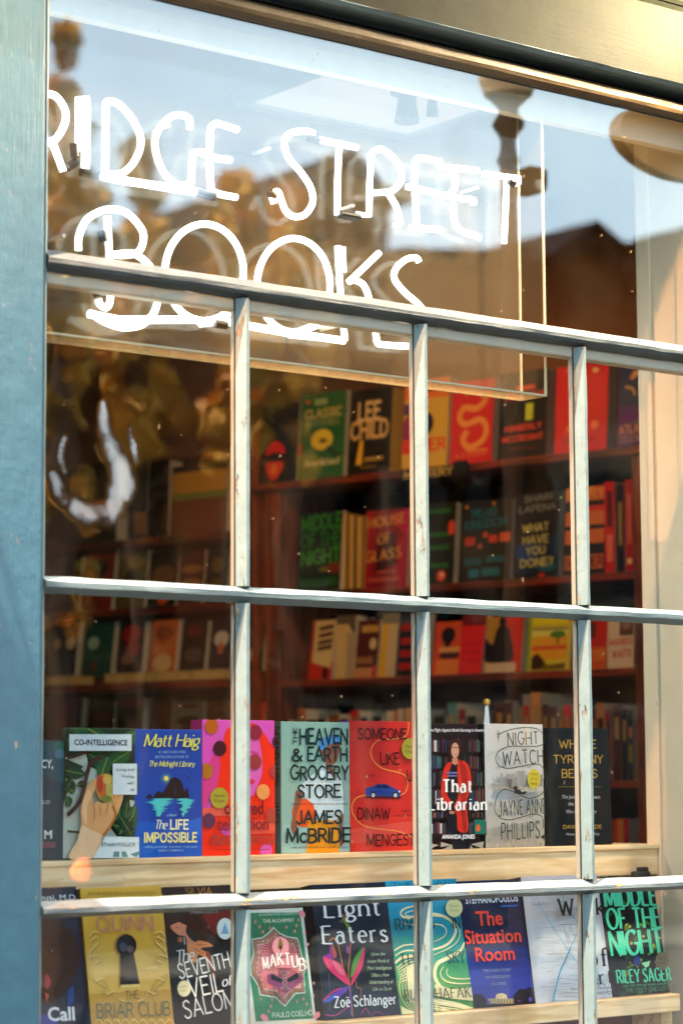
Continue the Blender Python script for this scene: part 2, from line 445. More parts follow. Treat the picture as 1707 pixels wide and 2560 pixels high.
GLY = {
 'A': (.74, [[(0,0),(.37,1)], [(.37,1),(.74,0)], [(.13,.34),(.61,.34)]]),
 'B': (.60, [[(0,0),(0,1)], [(0,1),(.3,1)]+arc(.3,.76,.25,.24,90,-90)+[(0,.52)], [(0,.52),(.32,.52)]+arc(.32,.26,.28,.26,90,-90)+[(0,0)]]),
 'C': (.68, [arc(.4,.5,.4,.5,48,312,18)]),
 'D': (.68, [[(0,0),(0,1)], [(0,1),(.25,1)]+arc(.25,.5,.43,.5,90,-90,16)+[(0,0)]]),
 'E': (.52, [[(0,0),(0,1)], [(0,1),(.52,1)], [(0,.52),(.42,.52)], [(0,0),(.54,0)]]),
 'F': (.50, [[(0,0),(0,1)], [(0,1),(.5,1)], [(0,.52),(.4,.52)]]),
 'G': (.74, [arc(.4,.5,.4,.5,48,360,18)+[(.8,.46)], [(.5,.46),(.8,.46)]]),
 'H': (.66, [[(0,0),(0,1)], [(.66,0),(.66,1)], [(0,.52),(.66,.52)]]),
 'I': (.06, [[(.03,0),(.03,1)]]),
 'J': (.42, [[(.4,1),(.4,.25)]+arc(.2,.22,.2,.22,0,-160)]),
 'K': (.62, [[(0,0),(0,1)], [(.6,1),(0,.4)], [(.2,.56),(.64,0)]]),
 'L': (.48, [[(0,1),(0,0)], [(0,0),(.5,0)]]),
 'M': (.84, [[(0,0),(0.04,1)], [(.04,1),(.42,.1)], [(.42,.1),(.8,1)], [(.8,1),(.84,0)]]),
 'N': (.66, [[(0,0),(0,1)], [(0,1),(.66,0)], [(.66,0),(.66,1)]]),
 'O': (.80, [arc(.4,.5,.4,.5,90,450,26)]),
 'P': (.56, [[(0,0),(0,1)], [(0,1),(.3,1)]+arc(.3,.73,.27,.27,90,-90)+[(0,.46)]]),
 'Q': (.80, [arc(.4,.5,.4,.5,90,450,26), [(.5,.2),(.82,-.08)]]),
 'R': (.60, [[(0,0),(0,1)], [(0,1),(.3,1)]+arc(.3,.74,.26,.26,90,-90)+[(0,.48)], [(.28,.48),(.62,0)]]),
 'S': (.54, [smooth([(.5,.86),(.4,.98),(.24,1),(.06,.9),(.03,.74),(.14,.6),(.38,.46),(.52,.3),(.48,.1),(.3,0),(.12,.02),(.0,.16)], 4)]),
 'T': (.62, [[(0,1),(.62,1)], [(.31,1),(.31,0)]]),
 'U': (.64, [[(0,1),(0,.3)]+arc(.32,.3,.32,.3,180,360)+[(.64,1)]]),
 'V': (.70, [[(0,1),(.35,0)], [(.35,0),(.7,1)]]),
 'W': (1.0, [[(0,1),(.26,0)], [(.26,0),(.5,.85)], [(.5,.85),(.74,0)], [(.74,0),(1,1)]]),
 'X': (.66, [[(0,1),(.66,0)], [(.66,1),(0,0)]]),
 'Y': (.66, [[(0,1),(.33,.46)], [(.66,1),(.33,.46)], [(.33,.46),(.33,0)]]),
 'Z': (.62, [[(0,1),(.62,1)], [(.62,1),(0,0)], [(0,0),(.62,0)]]),
 'a': (.46, [arc(.22,.22,.22,.24,20,340,14), [(.2,X),(.34,X-.03),(.43,X-.16),(.43,0)], [(.06,.58),(.2,X)]]),
 'b': (.50, [[(0,0),(0,1.02)], arc(.25,.33,.25,.33,170,-170,18)]),
 'c': (.44, [arc(.26,.33,.26,.33,50,310,14)]),
 'd': (.50, [[(.5,0),(.5,1.02)], arc(.25,.33,.25,.33,10,350,18)]),
 'e': (.48, [[(.02,.36),(.48,.36)]+arc(.25,.33,.24,.33,5,310,18)]),
 'f': (.34, [[(.14,0),(.14,.8)]+arc(.3,.82,.16,.2,180,60,8), [(0,X),(.32,X)]]),
 'g': (.48, [arc(.24,.4,.22,.25,90,450,18), smooth([(.1,.2),(.06,.08),(.38,.02),(.5,-.12),(.3,-.28),(.06,-.24),(.02,-.1),(.14,.02)], 4), [(.38,.6),(.52,.66)]]),
 'h': (.50, [[(0,0),(0,1.02)], arc(.25,.4,.25,.26,170,0,9)+[(.5,0)]]),
 'i': (.06, [[(.03,0),(.03,X)], [(.03,.86),(.03,.94)]]),
 'j': (.14, [[(.1,X),(.1,-.15),(-.05,-.24)], [(.1,.86),(.1,.94)]]),
 'k': (.48, [[(0,0),(0,1.02)], [(.44,X),(0,.26)], [(.14,.38),(.48,0)]]),
 'l': (.06, [[(.03,0),(.03,1.02)]]),
 'm': (.80, [[(0,0),(0,X)], arc(.2,.42,.2,.24,170,0,8)+[(.4,0)], arc(.6,.42,.2,.24,170,0,8)+[(.8,0)]]),
 'n': (.48, [[(0,0),(0,X)], arc(.24,.4,.24,.26,170,0,9)+[(.48,0)]]),
 'o': (.50, [arc(.25,.33,.25,.33,90,450,20)]),
 'p': (.50, [[(0,-.3),(0,X)], arc(.25,.33,.25,.33,170,-170,18)]),
 'q': (.50, [[(.5,-.3),(.5,X)], arc(.25,.33,.25,.33,10,350,18)]),
 'r': (.32, [[(0,0),(0,X)], arc(.2,.42,.2,.24,170,60,7)]),
 's': (.38, [smooth([(.35,.56),(.2,X),(.04,.58),(.05,.44),(.2,.35),(.36,.24),(.34,.06),(.18,0),(.0,.1)], 4)]),
 't': (.32, [[(.13,.9),(.13,.12),(.22,.01),(.33,.06)], [(0,X),(.32,X)]]),
 'u': (.48, [[(0,X),(0,.24)]+arc(.24,.24,.24,.24,180,360,9), [(.48,X),(.48,0)]]),
 'v': (.46, [[(0,X),(.23,0)], [(.23,0),(.46,X)]]),
 'w': (.70, [[(0,X),(.18,0)], [(.18,0),(.35,.58)], [(.35,.58),(.52,0)], [(.52,0),(.7,X)]]),
 'x': (.44, [[(0,X),(.44,0)], [(.44,X),(0,0)]]),
 'y': (.46, [[(0,X),(.24,0)], [(.46,X),(.2,-.14),(.04,-.26)]]),
 'z': (.42, [[(0,X),(.42,X)], [(.42,X),(0,0)], [(0,0),(.42,0)]]),
 '\u00eb': (.48, [[(.02,.36),(.48,.36)]+arc(.25,.33,.24,.33,5,310,18), [(.12,.84),(.12,.92)], [(.36,.84),(.36,.92)]]),
 '&': (.70, [smooth([(.68,.02),(.3,.55),(.16,.8),(.26,.98),(.42,.94),(.44,.76),(.2,.52),(.02,.28),(.12,.04),(.36,0),(.56,.2),(.68,.42)], 4)]),
 '.': (.06, [[(.03,0),(.03,.07)]]), ',': (.08, [[(.05,.07),(.0,-.12)]]), '-': (.3, [[(0,.42),(.3,.42)]]),
 '?': (.4, [smooth([(0,.84),(.1,.98),(.28,.98),(.4,.82),(.34,.62),(.2,.46),(.2,.26)], 4), [(.2,0),(.2,.07)]]),
 '#': (.5, [[(.1,0),(.2,1)], [(.3,0),(.4,1)], [(0,.32),(.5,.32)], [(0,.66),(.5,.66)]]),
 '1': (.2, [[(0,.8),(.16,1),(.16,0)]]),
}
def ribbon(pts, wf):
    """flat strip polygons along a stroke; wf(dx,dy) gives its width"""
    n = len(pts)
    L_, R_ = [], []
    for i in range(n):
        a = pts[max(i-1, 0)]; b = pts[min(i+1, n-1)]
        dx, dy = b[0]-a[0], b[1]-a[1]
        l = math.hypot(dx, dy) or 1e-9
        dx, dy = dx/l, dy/l
        w = wf(dx, dy)/2
        L_.append((pts[i][0]-dy*w, pts[i][1]+dx*w)); R_.append((pts[i][0]+dy*w, pts[i][1]-dx*w))
    return [[L_[i], R_[i], R_[i+1], L_[i+1]] for i in range(n-1)]
def stroke_text(s, wt=.13, thin=None, serif=0.0, space=.2, slant=0.0, jit=0.0, seed=1):
    """list of strokes (each a list of quads) of a line of skeleton lettering, and its width"""
    rnd = random.Random(seed)
    thin = wt if thin is None else thin
    nib = math.radians(12)
    wf = lambda dx, dy: thin+(wt-thin)*abs(math.sin(math.atan2(dy, dx)-nib)) if thin != wt else wt
    x = 0.0; out = []
    for ch in s:
        if ch == ' ': x += .36; continue
        w, strokes = GLY.get(ch, GLY['.'])
        jy = rnd.uniform(-jit, jit); js = 1+rnd.uniform(-jit, jit); jr = rnd.uniform(-jit, jit)*.8
        def T(p): return (x+p[0]*js+slant*p[1]+jr*(p[1]-.5), p[1]*js+jy)
        for st in strokes:
            pts = [T(p) for p in st]
            if thin == wt and len(pts) >= 2:              # square the ends off so that corners close
                e = wt*.42
                for a, b in ((0, 1), (-1, -2)):
                    dx, dy = pts[a][0]-pts[b][0], pts[a][1]-pts[b][1]
                    l = math.hypot(dx, dy) or 1
                    pts[a] = (pts[a][0]+dx/l*e, pts[a][1]+dy/l*e)
            out.append(ribbon(pts, wf))
            if serif:
                for a, b in ((0, 1), (-1, -2)):
                    p, q = st[a], st[b]
                    if abs(p[1]-q[1]) > .25*abs(p[0]-q[0]) and len(st) <= 12 and min(abs(p[1]-k) for k in (0, 1, X, 1.02, -.3)) < .02:
                        c = T(p); h = max(thin, .06)
                        yy = c[1]-h if p[1] > .3 else c[1]
                        if q[1] < p[1] or q[1] > p[1]:
                            out.append([[(c[0]-serif, yy), (c[0]+serif, yy), (c[0]+serif, yy+h), (c[0]-serif, yy+h)]])
        x += w*js+space
    return out, x-space

_fontcap = {}
def font_mesh(s, bold=0.0, shear=0.0):
    cu = bpy.data.curves.new('t', 'FONT')
    cu.body = s; cu.size = 1.0; cu.offset = bold; cu.shear = shear; cu.resolution_u = 3
    ob = bpy.data.objects.new('t', cu)
    me = bpy.data.meshes.new_from_object(ob)
    vs = [(v.co.x, v.co.y) for v in me.vertices]; fs = [list(p.vertices) for p in me.polygons]
    bpy.data.objects.remove(ob); bpy.data.curves.remove(cu); bpy.data.meshes.remove(me)
    return vs, fs
def cap_h():
    if 'h' not in _fontcap:
        v, f = font_mesh('H'); _fontcap['h'] = max(p[1] for p in v)
    return _fontcap['h']

# ---------------------------------------------------------------- books
PAPER = plain('d9cdb0', 0.8, 0.2, 0.08, 'paper', 0.3, 400)
PAPER_WHITE = plain('dcdcd4', 0.8, 0.2, 0.06, 'white_paper', 0.3, 400)
EZ = Vector((0, 0, 1))
def clip_poly(poly, w, h):
    for ax, lim, sg in ((0, 0.0, 1), (0, w, -1), (1, 0.0, 1), (1, h, -1)):
        out = []
        for i in range(len(poly)):
            a, b = poly[i-1], poly[i]
            ia, ib = (a[ax]-lim)*sg >= 0, (b[ax]-lim)*sg >= 0
            if ia != ib:
                t = (lim-a[ax])/(b[ax]-a[ax])
                out.append((a[0]+(b[0]-a[0])*t, a[1]+(b[1]-a[1])*t))
            if ib: out.append(b)
        poly = out
        if len(poly) < 3: return None
    return poly
def x_on(px, p0, ex, z):
    """point of the horizontal line through p0 along ex at height z that lies at photo column px"""
    p0 = Vector((p0[0], p0[1], z)); a, b = -6.0, 6.0
    for _ in range(60):
        m = (a+b)/2
        q = p0+ex*m
        if (q-EYE).dot(_f) < 0.2: b = m if ex.dot(_f) < 0 else b; a = m if ex.dot(_f) > 0 else a; continue
        if proj(q)[0] < px: a = m
        else: b = m
    return p0+ex*((a+b)/2)
class Book:
    def __init__(s, label, group, col, p0, ex, zs, l, r, top, t=.026, lean=None, hard=True, spine=None, rough=.36, page=None, cat='book', z=None):
        n = ex.cross(EZ)
        s.n = n; s.ex = ex
        B = x_on(l, p0, ex, zs); R = x_on(r, p0, ex, zs)
        s.w = (R-B).length; s.O = B
        if isinstance(top, tuple):
            T = on_plane(top[0], top[1], B, ex)
            v = T-B; v = v-ex*v.dot(ex)
            if v.dot(n) > 0: v = v-n*v.dot(n)
            s.h = v.length; s.ey = v.normalized()
        else:
            a = math.radians(lean if lean is not None else 6.0)
            s.ey = (EZ*math.cos(a)-n*math.sin(a)).normalized()
            lo, hi = 0.02, 0.6
            for _ in range(40):
                m = (lo+hi)/2
                if proj(B+s.ey*m)[1] > top: lo = m
                else: hi = m
            s.h = lo
        s.nn = ex.cross(s.ey)
        M = Matrix((ex, -s.nn, s.ey)).transposed().to_4x4(); M.translation = B
        s.root = thing('book', label, cat, M, group)
        s.t = t
        w, h = s.w, s.h
        cm = plain(col, rough, .22, .05, 'cover', 0.05, 300)
        sm = plain(spine, rough, .22, .05, 'cover', 0.05, 300) if spine else cm
        b = .0022 if hard else .0008
        q = .003 if hard else .0006
        m = MB(); m.bbox((0, 0, 0), (w, b, h), cm, .0007); m.build('front_cover', s.root)
        m = MB(); m.bbox((0, t-b, 0), (w, t, h), cm, .0007); m.build('back_cover', s.root)
        m = MB(); m.bbox((-.0008, .0006, .0002), (b, t-.0006, h-.0002), sm, .0008); m.build('spine', s.root)
        m = MB(); m.box((b+.0005, b+.0003, q), (w-q, t-b-.0003, h-q), page or (PAPER if not hard else PAPER_WHITE)); m.build('page_block', s.root)
        s.parts = {}; s.lay = .00025
        s.Z = z
    def P(s, p):
        if s.Z is None: return (p[0]*s.w, p[1]*s.h)
        q = on_plane(s.Z[0]+p[0]*s.Z[2], s.Z[1]+p[1]*s.Z[2], s.O, s.nn)-s.O
        return (q.dot(s.ex), q.dot(s.ey))
    def put(s, polys, col, part, clip=True):
        mb = s.parts.setdefault(part, MB())
        mat = ink(col)
        s.lay += .00011
        k = s.lay
        vs, fs = [], []
        for pl in polys:
            if clip:
                pl = clip_poly(pl, s.w, s.h)
                if not pl: continue
            b = len(vs)
            vs += [(p[0], -k, p[1]) for p in pl]; fs.append(range(b, b+len(pl)))
        if fs: mb.add(vs, [list(f) for f in fs], mat)
    def poly(s, pts, col, part='artwork', sm=False):
        q = [s.P(p) for p in pts]
        if sm: q = smooth(q, 5, True)
        s.put([q], col, part); return s
    def rect(s, x0, y0, x1, y1, col, part='artwork'): return s.poly([(x0, y0), (x1, y0), (x1, y1), (x0, y1)], col, part)
    def ell(s, cx, cy, rx, ry, col, part='artwork', n=28, rot=0):
        c, d = math.cos(rot), math.sin(rot)
        pts = []
        for i in range(n):
            a = 2*math.pi*i/n; u, v = rx*math.cos(a), ry*math.sin(a)
            pts.append((cx+u*c-v*d, cy+u*d+v*c))
        return s.poly(pts, col, part)
    def line(s, pts, wd, col, part='artwork', sm=True):
        q = [s.P(p) for p in pts]
        if s.Z is None: sc = s.h
        else:
            a, b = s.P((pts[0][0], pts[0][1])), s.P((pts[0][0], pts[0][1]-10)); sc = math.hypot(a[0]-b[0], a[1]-b[1])/10
        if sm: q = smooth(q, 5)
        if isinstance(wd, (int, float)): rb = ribbon(q, lambda dx, dy: wd*sc)
        else:
            st = [0]; it = iter(range(10**6)); nq = len(q)
            rb = ribbon(q, lambda dx, dy, c=st: (c.__setitem__(0, c[0]+1), (wd[0]+(wd[1]-wd[0])*math.sin(math.pi*min(1, c[0]/nq)))*sc)[1])
        s.put(rb, col, part); return s
    def text(s, tx, a, b, h, col, font='sans', part='title', **k):
        A, B = s.P(a), s.P(b)
        if s.Z is None: H = h*s.h
        else:
            t = s.P((a[0], a[1]-h)); H = math.hypot(A[0]-t[0], A[1]-t[1])
        dx, dy = B[0]-A[0], B[1]-A[1]; Ln = math.hypot(dx, dy); dx, dy = dx/Ln, dy/Ln
        if font == 'sans':
            vs, fs = font_mesh(tx, k.get('bold', 0.0), k.get('shear', 0.0))
            x0, x1 = min(p[0] for p in vs), max(p[0] for p in vs)
            sx, sy = Ln/(x1-x0), H/cap_h()
            groups = [[[vs[i] for i in f] for f in fs]]
        else:
            o = {'hand': dict(wt=.17, space=.2, jit=.05), 'mono': dict(wt=.10, space=.22), 'thin': dict(wt=.075, space=.24),
                 'serif': dict(wt=.17, thin=.06, serif=.12, space=.3), 'bserif': dict(wt=.24, thin=.08, serif=.15, space=.34),
                 'script': dict(wt=.13, thin=.05, space=.10, slant=.25), 'cond': dict(wt=.2, space=.26)}[font].copy()
            o.update(k)
            groups, wd = stroke_text(tx, **o)
            e = .06 if o.get('serif') else 0
            x0 = -e; sx, sy = Ln/(wd+2*e), H
        mb = s.parts.setdefault(part, MB()); mat = ink(col)
        s.lay += .00011
        for gi, g in enumerate(groups):
            kk = s.lay+gi*.000012
            vv, ff = [], []
            for pl in g:
                b0 = len(vv)
                for p in pl:
                    u, v = (p[0]-x0)*sx, p[1]*sy
                    vv.append((min(max(A[0]+u*dx-v*dy, .0003), s.w-.0003), -kk, min(max(A[1]+u*dy+v*dx, .0003), s.h-.0003)))
                ff.append(list(range(b0, b0+len(pl))))
            mb.add(vv, ff, mat)
        s.lay += len(groups)*.000012
        return s
    def seal(s, cx, cy, rx, ry, col, lines=(), tc='3a3a20'):
        s.ell(cx, cy, rx, ry, col, 'sticker')
        for i, l in enumerate(lines):
            y = cy+(i-(len(lines)-1)/2)*ry*.5+ry*.12
            s.text(l, (cx-rx*.55, y), (cx+rx*.55, y), ry*.24, tc, 'sans', 'sticker')
        return s
    def done(s):
        for k, m in s.parts.items():
            if m.f: m.build(k, s.root)
        return s

def leafp(x, y, L_, W, a):
    c, d = math.cos(a), math.sin(a)
    return [(x+u*L_*c-v*W*d, y+u*L_*d+v*W*c) for u, v in ((0, 0), (.25, .42), (.55, .5), (.8, .3), (1, 0), (.8, -.3), (.55, -.5), (.25, -.42))]

# ---------------------------------------------------------------- ground, street
PAVE = plain('3e3c38', .9, .3, .15, 'paving', .4, 9)
ROAD = plain('1e1e20', .9, .3, .2, 'asphalt', .5, 60)
def slab(name, lo, hi, m, kind='structure'):
    b = MB(); b.box(lo, hi, m); o = b.build(name); tag(o, kind=kind); return o
slab('ground', (-300, -300, -0.30), (300, 300, -0.14), plain('6a675e', .9, .2, .2, 'ground', .3, 2))
slab('pavement', (-60, -4.2, -0.135), (60, -0.30, 0.0), PAVE)
slab('road', (-60, -13.0, -0.135), (60, -4.204, -0.12), ROAD)
slab('far_pavement', (-60, -17.0, -0.135), (60, -13.004, 0.0), PAVE)

# ---------------------------------------------------------------- shop front
G = 0.018                                        # glass plane; the putty arrises of the bars stand at y = 0
X0, PW = 1.9794, 0.3946                          # first bar line and pane width
ZB_, ZM, ZT = 1.3505, 1.8632, 2.3845             # bar heights
PAINT_POST = old_paint('post_paint', '355767', 'z', -.02, rough=.4, bump=.75, dirt=.16)
PAINT_H = old_paint('rail_paint', '57666a', 'x', .08, rough=.45, bump=.9, dirt=.22)
PAINT_WORN = old_paint('worn_rail_paint', '5e6668', 'x', .19, 'b08a4c', rough=.45, bump=.9, dirt=.25)
PAINT_T = old_paint('transom_paint', '40474a', 'x', .07, 'a08a5c', rough=.5, bump=.9, dirt=.35)
PAINT_V = old_paint('bar_paint', '5f6f70', 'z', .005, rough=.42, bump=.7, dirt=.14)
PAINT_HEAD = old_paint('fascia_paint', '1f211b', 'x', .05, rough=.6, bump=.3, dirt=.3, spec=.04)
PAINT_IN = old_paint('inner_paint', 'cfc7b4', 'z', -.05, rough=.5, bump=.3, dirt=.12)
WOOD_IN = old_paint('inner_head_wood', '4c3a24', 'x', .04, rough=.5, bump=.5, dirt=.35)
GROOVE_SHADE = plain('0c0c0c', .9, .1, .1, 'gap_shade')  # black filler colour stands in for deep shade in the head groove
zg = at(854, 66, G).z                            # top of the glass
z_in = at(854, 115, .04).z                       # underside of the inner head
z_blk = at(854, 41, -.01).z                      # top of the dark groove
z_pal = at(854, 4, -.02).z
z_fas = z_pal+.165
XP = x_at(107, -.006, 2.0)                       # right edge of the post face
XE = X0+4*PW                                     # right end of the window
ZS = 0.75                                        # sill

front = thing('shop_facade', 'pale blue-grey painted wooden shop front around the window', 'facade', Matrix.Translation((XP-.2, 0, 0)))
b = MB()
b.bbox((XP-.30, -.006, 0), (XP, .30, z_pal-.004), PAINT_POST, .004)
b.build('post', front, local=True)
b = MB(); b.bbox((XE+.075, -.006, 0), (XE+.35, .30, z_pal-.004), PAINT_POST, .004); b.build('post', front, local=True)
b = MB(); b.bbox((XP+.001, -.02, 0), (XE+.074, .03, ZS-.03), PAINT_POST, .004); b.bbox((XP-.01, -.07, ZS-.03), (XE+.08, .03, ZS+.005), PAINT_H, .006)
b.build('stall_riser', front, local=True)
b = MB(); b.prism([(-.022, z_pal), (-.020, z_pal+.15), (-.026, z_pal+.158), (.30, z_pal+.158), (.30, z_pal)], 'x', -3.2, 7.5, PAINT_HEAD, 200, .0006, 3)
b.build('fascia', front, local=True)
b = MB()
zc = z_pal+.1585
b.prism([(-.030, zc), (-.036, zc+.008), (-.036, zc+.016), (-.046, zc+.022), (-.046, zc+.03), (-.060, zc+.05), (-.064, zc+.058), (-.064, zc+.075), (.30, zc+.075), (.30, zc)], 'x', -3.2, 7.5, PAINT_HEAD, 200, .0005, 5)
b.build('cornice', front, local=True)
b = MB(); b.bbox((-3.2, -.02, zc+.076), (7.5, .30, 4.6), PAINT_HEAD); b.build('sign_board', front, local=True)
b = MB(); b.bbox((-3.2, .0, 0), (XP-.301, .30, z_pal-.005), PAINT_POST); b.build('side_panel', front, local=True); b = MB(); b.bbox((XE+.351, .0, 0), (7.5, .30, z_pal-.005), PAINT_POST); b.build('side_panel', front, local=True)

win = thing('shop_window', 'multi-pane sash window with weathered glazing bars', 'window', Matrix.Translation((X0, 0, ZS)))
# stiles, head moulding
b = MB()
xs = X0-.001
b.prism([(XP+.0015, .007), (xs-.006, .007), (xs-.004, .010), (xs+.001, .008), (xs+.005, .011), (xs+.006, G-.0005), (xs+.006, .024), (XP+.0015, .024)], 'z', ZS+.006, z_pal-.005, PAINT_V, 90, .0005, 11)
b.build('frame_stile', win, local=True)
b = MB(); b.bbox((XP+.001, .0245, ZS+.006), (xs+.004, .075, zg), PAINT_IN, .003); b.build('inner_stile', win, local=True)
b = MB()
b.prism([(XE-.006, G-.0005), (XE+.002, .002), (XE+.006, -.004), (XE+.074, -.004), (XE+.074, .024), (XE-.006, .024)], 'z', ZS+.006, z_pal-.005, PAINT_V, 90, .0005, 12)
b.build('frame_stile', win, local=True)
xa, xb = XP+.002, XE+.073
z_blk += .011
b = MB()
b.prism([(-.030, z_blk), (-.036, z_blk+.004), (-.040, (z_blk+z_pal)/2), (-.036, z_pal-.008), (-.034, z_pal-.003), (-.030, z_pal-.001), (.10, z_pal-.001), (.10, z_blk)], 'x', xa, xb, PAINT_H, 120, .0006, 13)
b.build('head_moulding', win, local=True)
b = MB(); b.box((xa, .034, zg-.004), (xb, .099, z_blk-.001), GROOVE_SHADE); b.box((xa, G+.0035, z_in+.001), (xb, .0335, zg-.006), GROOVE_SHADE); b.build('dark_groove', win, local=True)
b = MB(); b.prism([(-.004, z_in+.004), (-.007, z_in+.010), (-.007, zg-.006), (-.002, zg-.001), (G+.003, zg-.001), (G+.003, z_in)], 'x', xs+.006, XE-.006, WOOD_IN, 140, .0006, 17); b.build('head_bead', win, local=True)
b = MB(); b.bbox((xs+.006, .066, z_in-.045), (XE-.006, .09, zg-.006), PAINT_IN, .003); b.build('inner_head', win, local=True)

def hbar(z, name, bot, top, fil, seed, deep=.0235, inner=.020, bars=True):
    """horizontal bar: putty bevels outside (arris at y=0), square moulded part inside"""
    b = MB()
    zt, zb = z+fil/2, z-fil/2
    n = 150
    prof = [(0.0, zb), (0.0, zt), (G-.0006, zt+top), (G-.0006, zb-bot)]
    b.prism(prof, 'x', xs+.002, XE+.002, PAINT_WORN if z == ZB_ else PAINT_H, n, .0007, seed)
    o = b.build(name, win, local=True)
    b = MB(); b.bbox((xs+.004, G+.0035, zb-bot+.002), (XE-.002, G+inner, zt+top-.002), PAINT_IN, .003)
    b.build('inner_'+name, win, local=True)
b0 = .0135
hbar(ZB_, 'glazing_bar', .008, .012, .007, 21)
hbar(ZM, 'glazing_bar', .0105, .0095, .008, 22)
b = MB()                                         # heavier transom under the top light
b.prism([(.001, ZT-.008), (-.003, ZT-.003), (-.003, ZT+.004), (G-.0006, ZT+.020), (G-.0006, ZT-.015)], 'x', xs+.002, XE+.002, PAINT_T, 170, .0008, 23)
b.build('transom', win, local=True)
b = MB(); b.bbox((xs+.004, G+.0035, ZT-.034), (XE-.002, G+.034, ZT+.022), PAINT_IN, .004); b.build('inner_transom', win, local=True)
SEAM_SHADOW = plain('2c2a26', .8, .1, .3, 'seam_shadow')  # dark strip painted for the seam and its shadow beside each bar
def vbar(x, z0, z1, seed):
    b = MB()
    b.prism([(x-.0032, .0012), (x+.0032, .0012), (x+.0145, G-.0006), (x-.0145, G-.0006)], 'z', z0, z1, PAINT_V, 60, .0004, seed)
    b.box((x-.0153, G-.0009, z0), (x-.0147, G+.0031, z1), SEAM_SHADOW)
    b.build('glazing_bar', win, local=True)
    b = MB(); b.bbox((x-.0125, G+.0035, z0), (x+.0125, G+.0185, z1), PAINT_IN, .003); b.build('inner_glazing_bar', win, local=True)
rows = [(ZS+.006, ZB_-.0118), (ZB_+.0158, ZM-.0148), (ZM+.0138, ZT-.0152)]
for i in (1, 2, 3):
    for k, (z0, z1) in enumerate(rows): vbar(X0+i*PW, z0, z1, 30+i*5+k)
# panes: old drawn glass, each a little different
def pane(x0, x1, z0, z1, mat):
    b = MB(); b.box((x0, G, z0), (x1, G+.003, z1), mat); b.build('pane', win, local=True)
GIOR = 2.15
GL_TOP = glass('top_light_glass', GIOR, 1.0, .00012, None, (1, 1, 1), 0.3)
GLM = [glass('pane_glass', GIOR, 1.0, .0006, None, (1, 1, 1), s) for s in (1.1, 2.7, 4.2)]
curl = []
path = smooth([(240, 930, 6, .05), (243, 962, 10, .06), (250, 1000, 13, .07), (268, 1045, 15, .07), (285, 1088, 17, .07), (284, 1128, 18, .07), (262, 1160, 19, .07), (232, 1180, 16, .065), (205, 1176, 15, .065), (182, 1168, 14, .06), (170, 1150, 9, .045)], 4)
path += smooth([(150, 1150, 8, .045), (136, 1122, 10, .055), (122, 1092, 8, .05)], 3)
path += smooth([(300, 985, 5, .035), (310, 1020, 7, .045), (316, 1060, 6, .04)], 3) + smooth([(150, 1010, 5, .03), (140, 1045, 6, .035), (150, 1080, 5, .03)], 3)
for px_, py_, r_, am in path:
    c_ = at(px_*1.0887, py_*1.0887, G); r_ = r_*1.0887/1374
    curl.append((c_.x-X0, c_.z-ZS, r_*1.3, r_*1.5, am*2.0))
RING = glass('rippled_pane_glass', GIOR, .9, .0006, curl, (1, 1, 1), 5.5)
pane(xs+.004, XE+.003, ZT+.019, z_in-.0005, GL_TOP)
for r, (z0, z1) in enumerate(rows):
    for c in range(4):
        xl = X0+c*PW+(.012 if c else .004); xr = X0+(c+1)*PW-(.012 if c < 3 else -.003)
        pane(xl, xr, z0-.004, z1+.004, RING if (r, c) == (2, 0) else GLM[(r*2+c*3) % 3])

# gooseneck lamps above the sign, out of the picture: their light falls down the front
SHADE = plain('2c3a34', .35, .5, .05, 'lamp_enamel', metal=.0)
SHADE_IN = plain('e8e4d8', .5, .4, .02, 'lamp_white')
BULB = glow('ffd9a0', 25.0, 'bulb_glow')
for i, (lx, pw) in enumerate(((1.20, 140.0), (3.66, 80.0))):
    L0 = Vector((lx, -.305, (3.38, 3.22)[i]))
    lp = thing('gooseneck_lamp', ('gooseneck wall lamp above the left post of the shop front', 'gooseneck wall lamp above the right end of the window')[i], 'lamp', Matrix.Translation((lx, -.02, 3.75)), 'lamps over the shop front')
    b = MB(); b.tube(smooth([(lx, -.02, 3.72), (lx, -.12, 3.80), (lx, -.26, 3.78), (lx, -.305, 3.66), (lx, -.305, L0.z+.11)], 6), .009, SHADE); b.lathe((lx, -.028, 3.70), [(.03, 0), (.035, .02), (.03, .04)], SHADE)
    b.build('arm', lp, True, True)
    b = MB(); b.lathe(L0, [(.16, -.02), (.15, .0), (.11, .05), (.05, .09), (.03, .13), (.028, .129), (.045, .088), (.105, .048), (.145, .0), (.158, -.02)], SHADE, 28)
    b.build('lamp_shade', lp, True, True)
    b = MB(); b.lathe(L0+Vector((0, 0, .015)), [(.004, -.035), (.022, -.02), (.026, 0), (.018, .025), (.012, .05)], BULB, 16); b.build('bulb', lp, True, True)
    d = bpy.data.lights.new('lamp_light', 'POINT'); d.energy = pw; d.color = ((1.0, .46, .20), (1.0, .78, .46))[i]; d.shadow_soft_size = .018
    o = bpy.data.objects.new('lamp_light', d); scene.collection.objects.link(o); o.location = L0+Vector((0, 0, -.045))

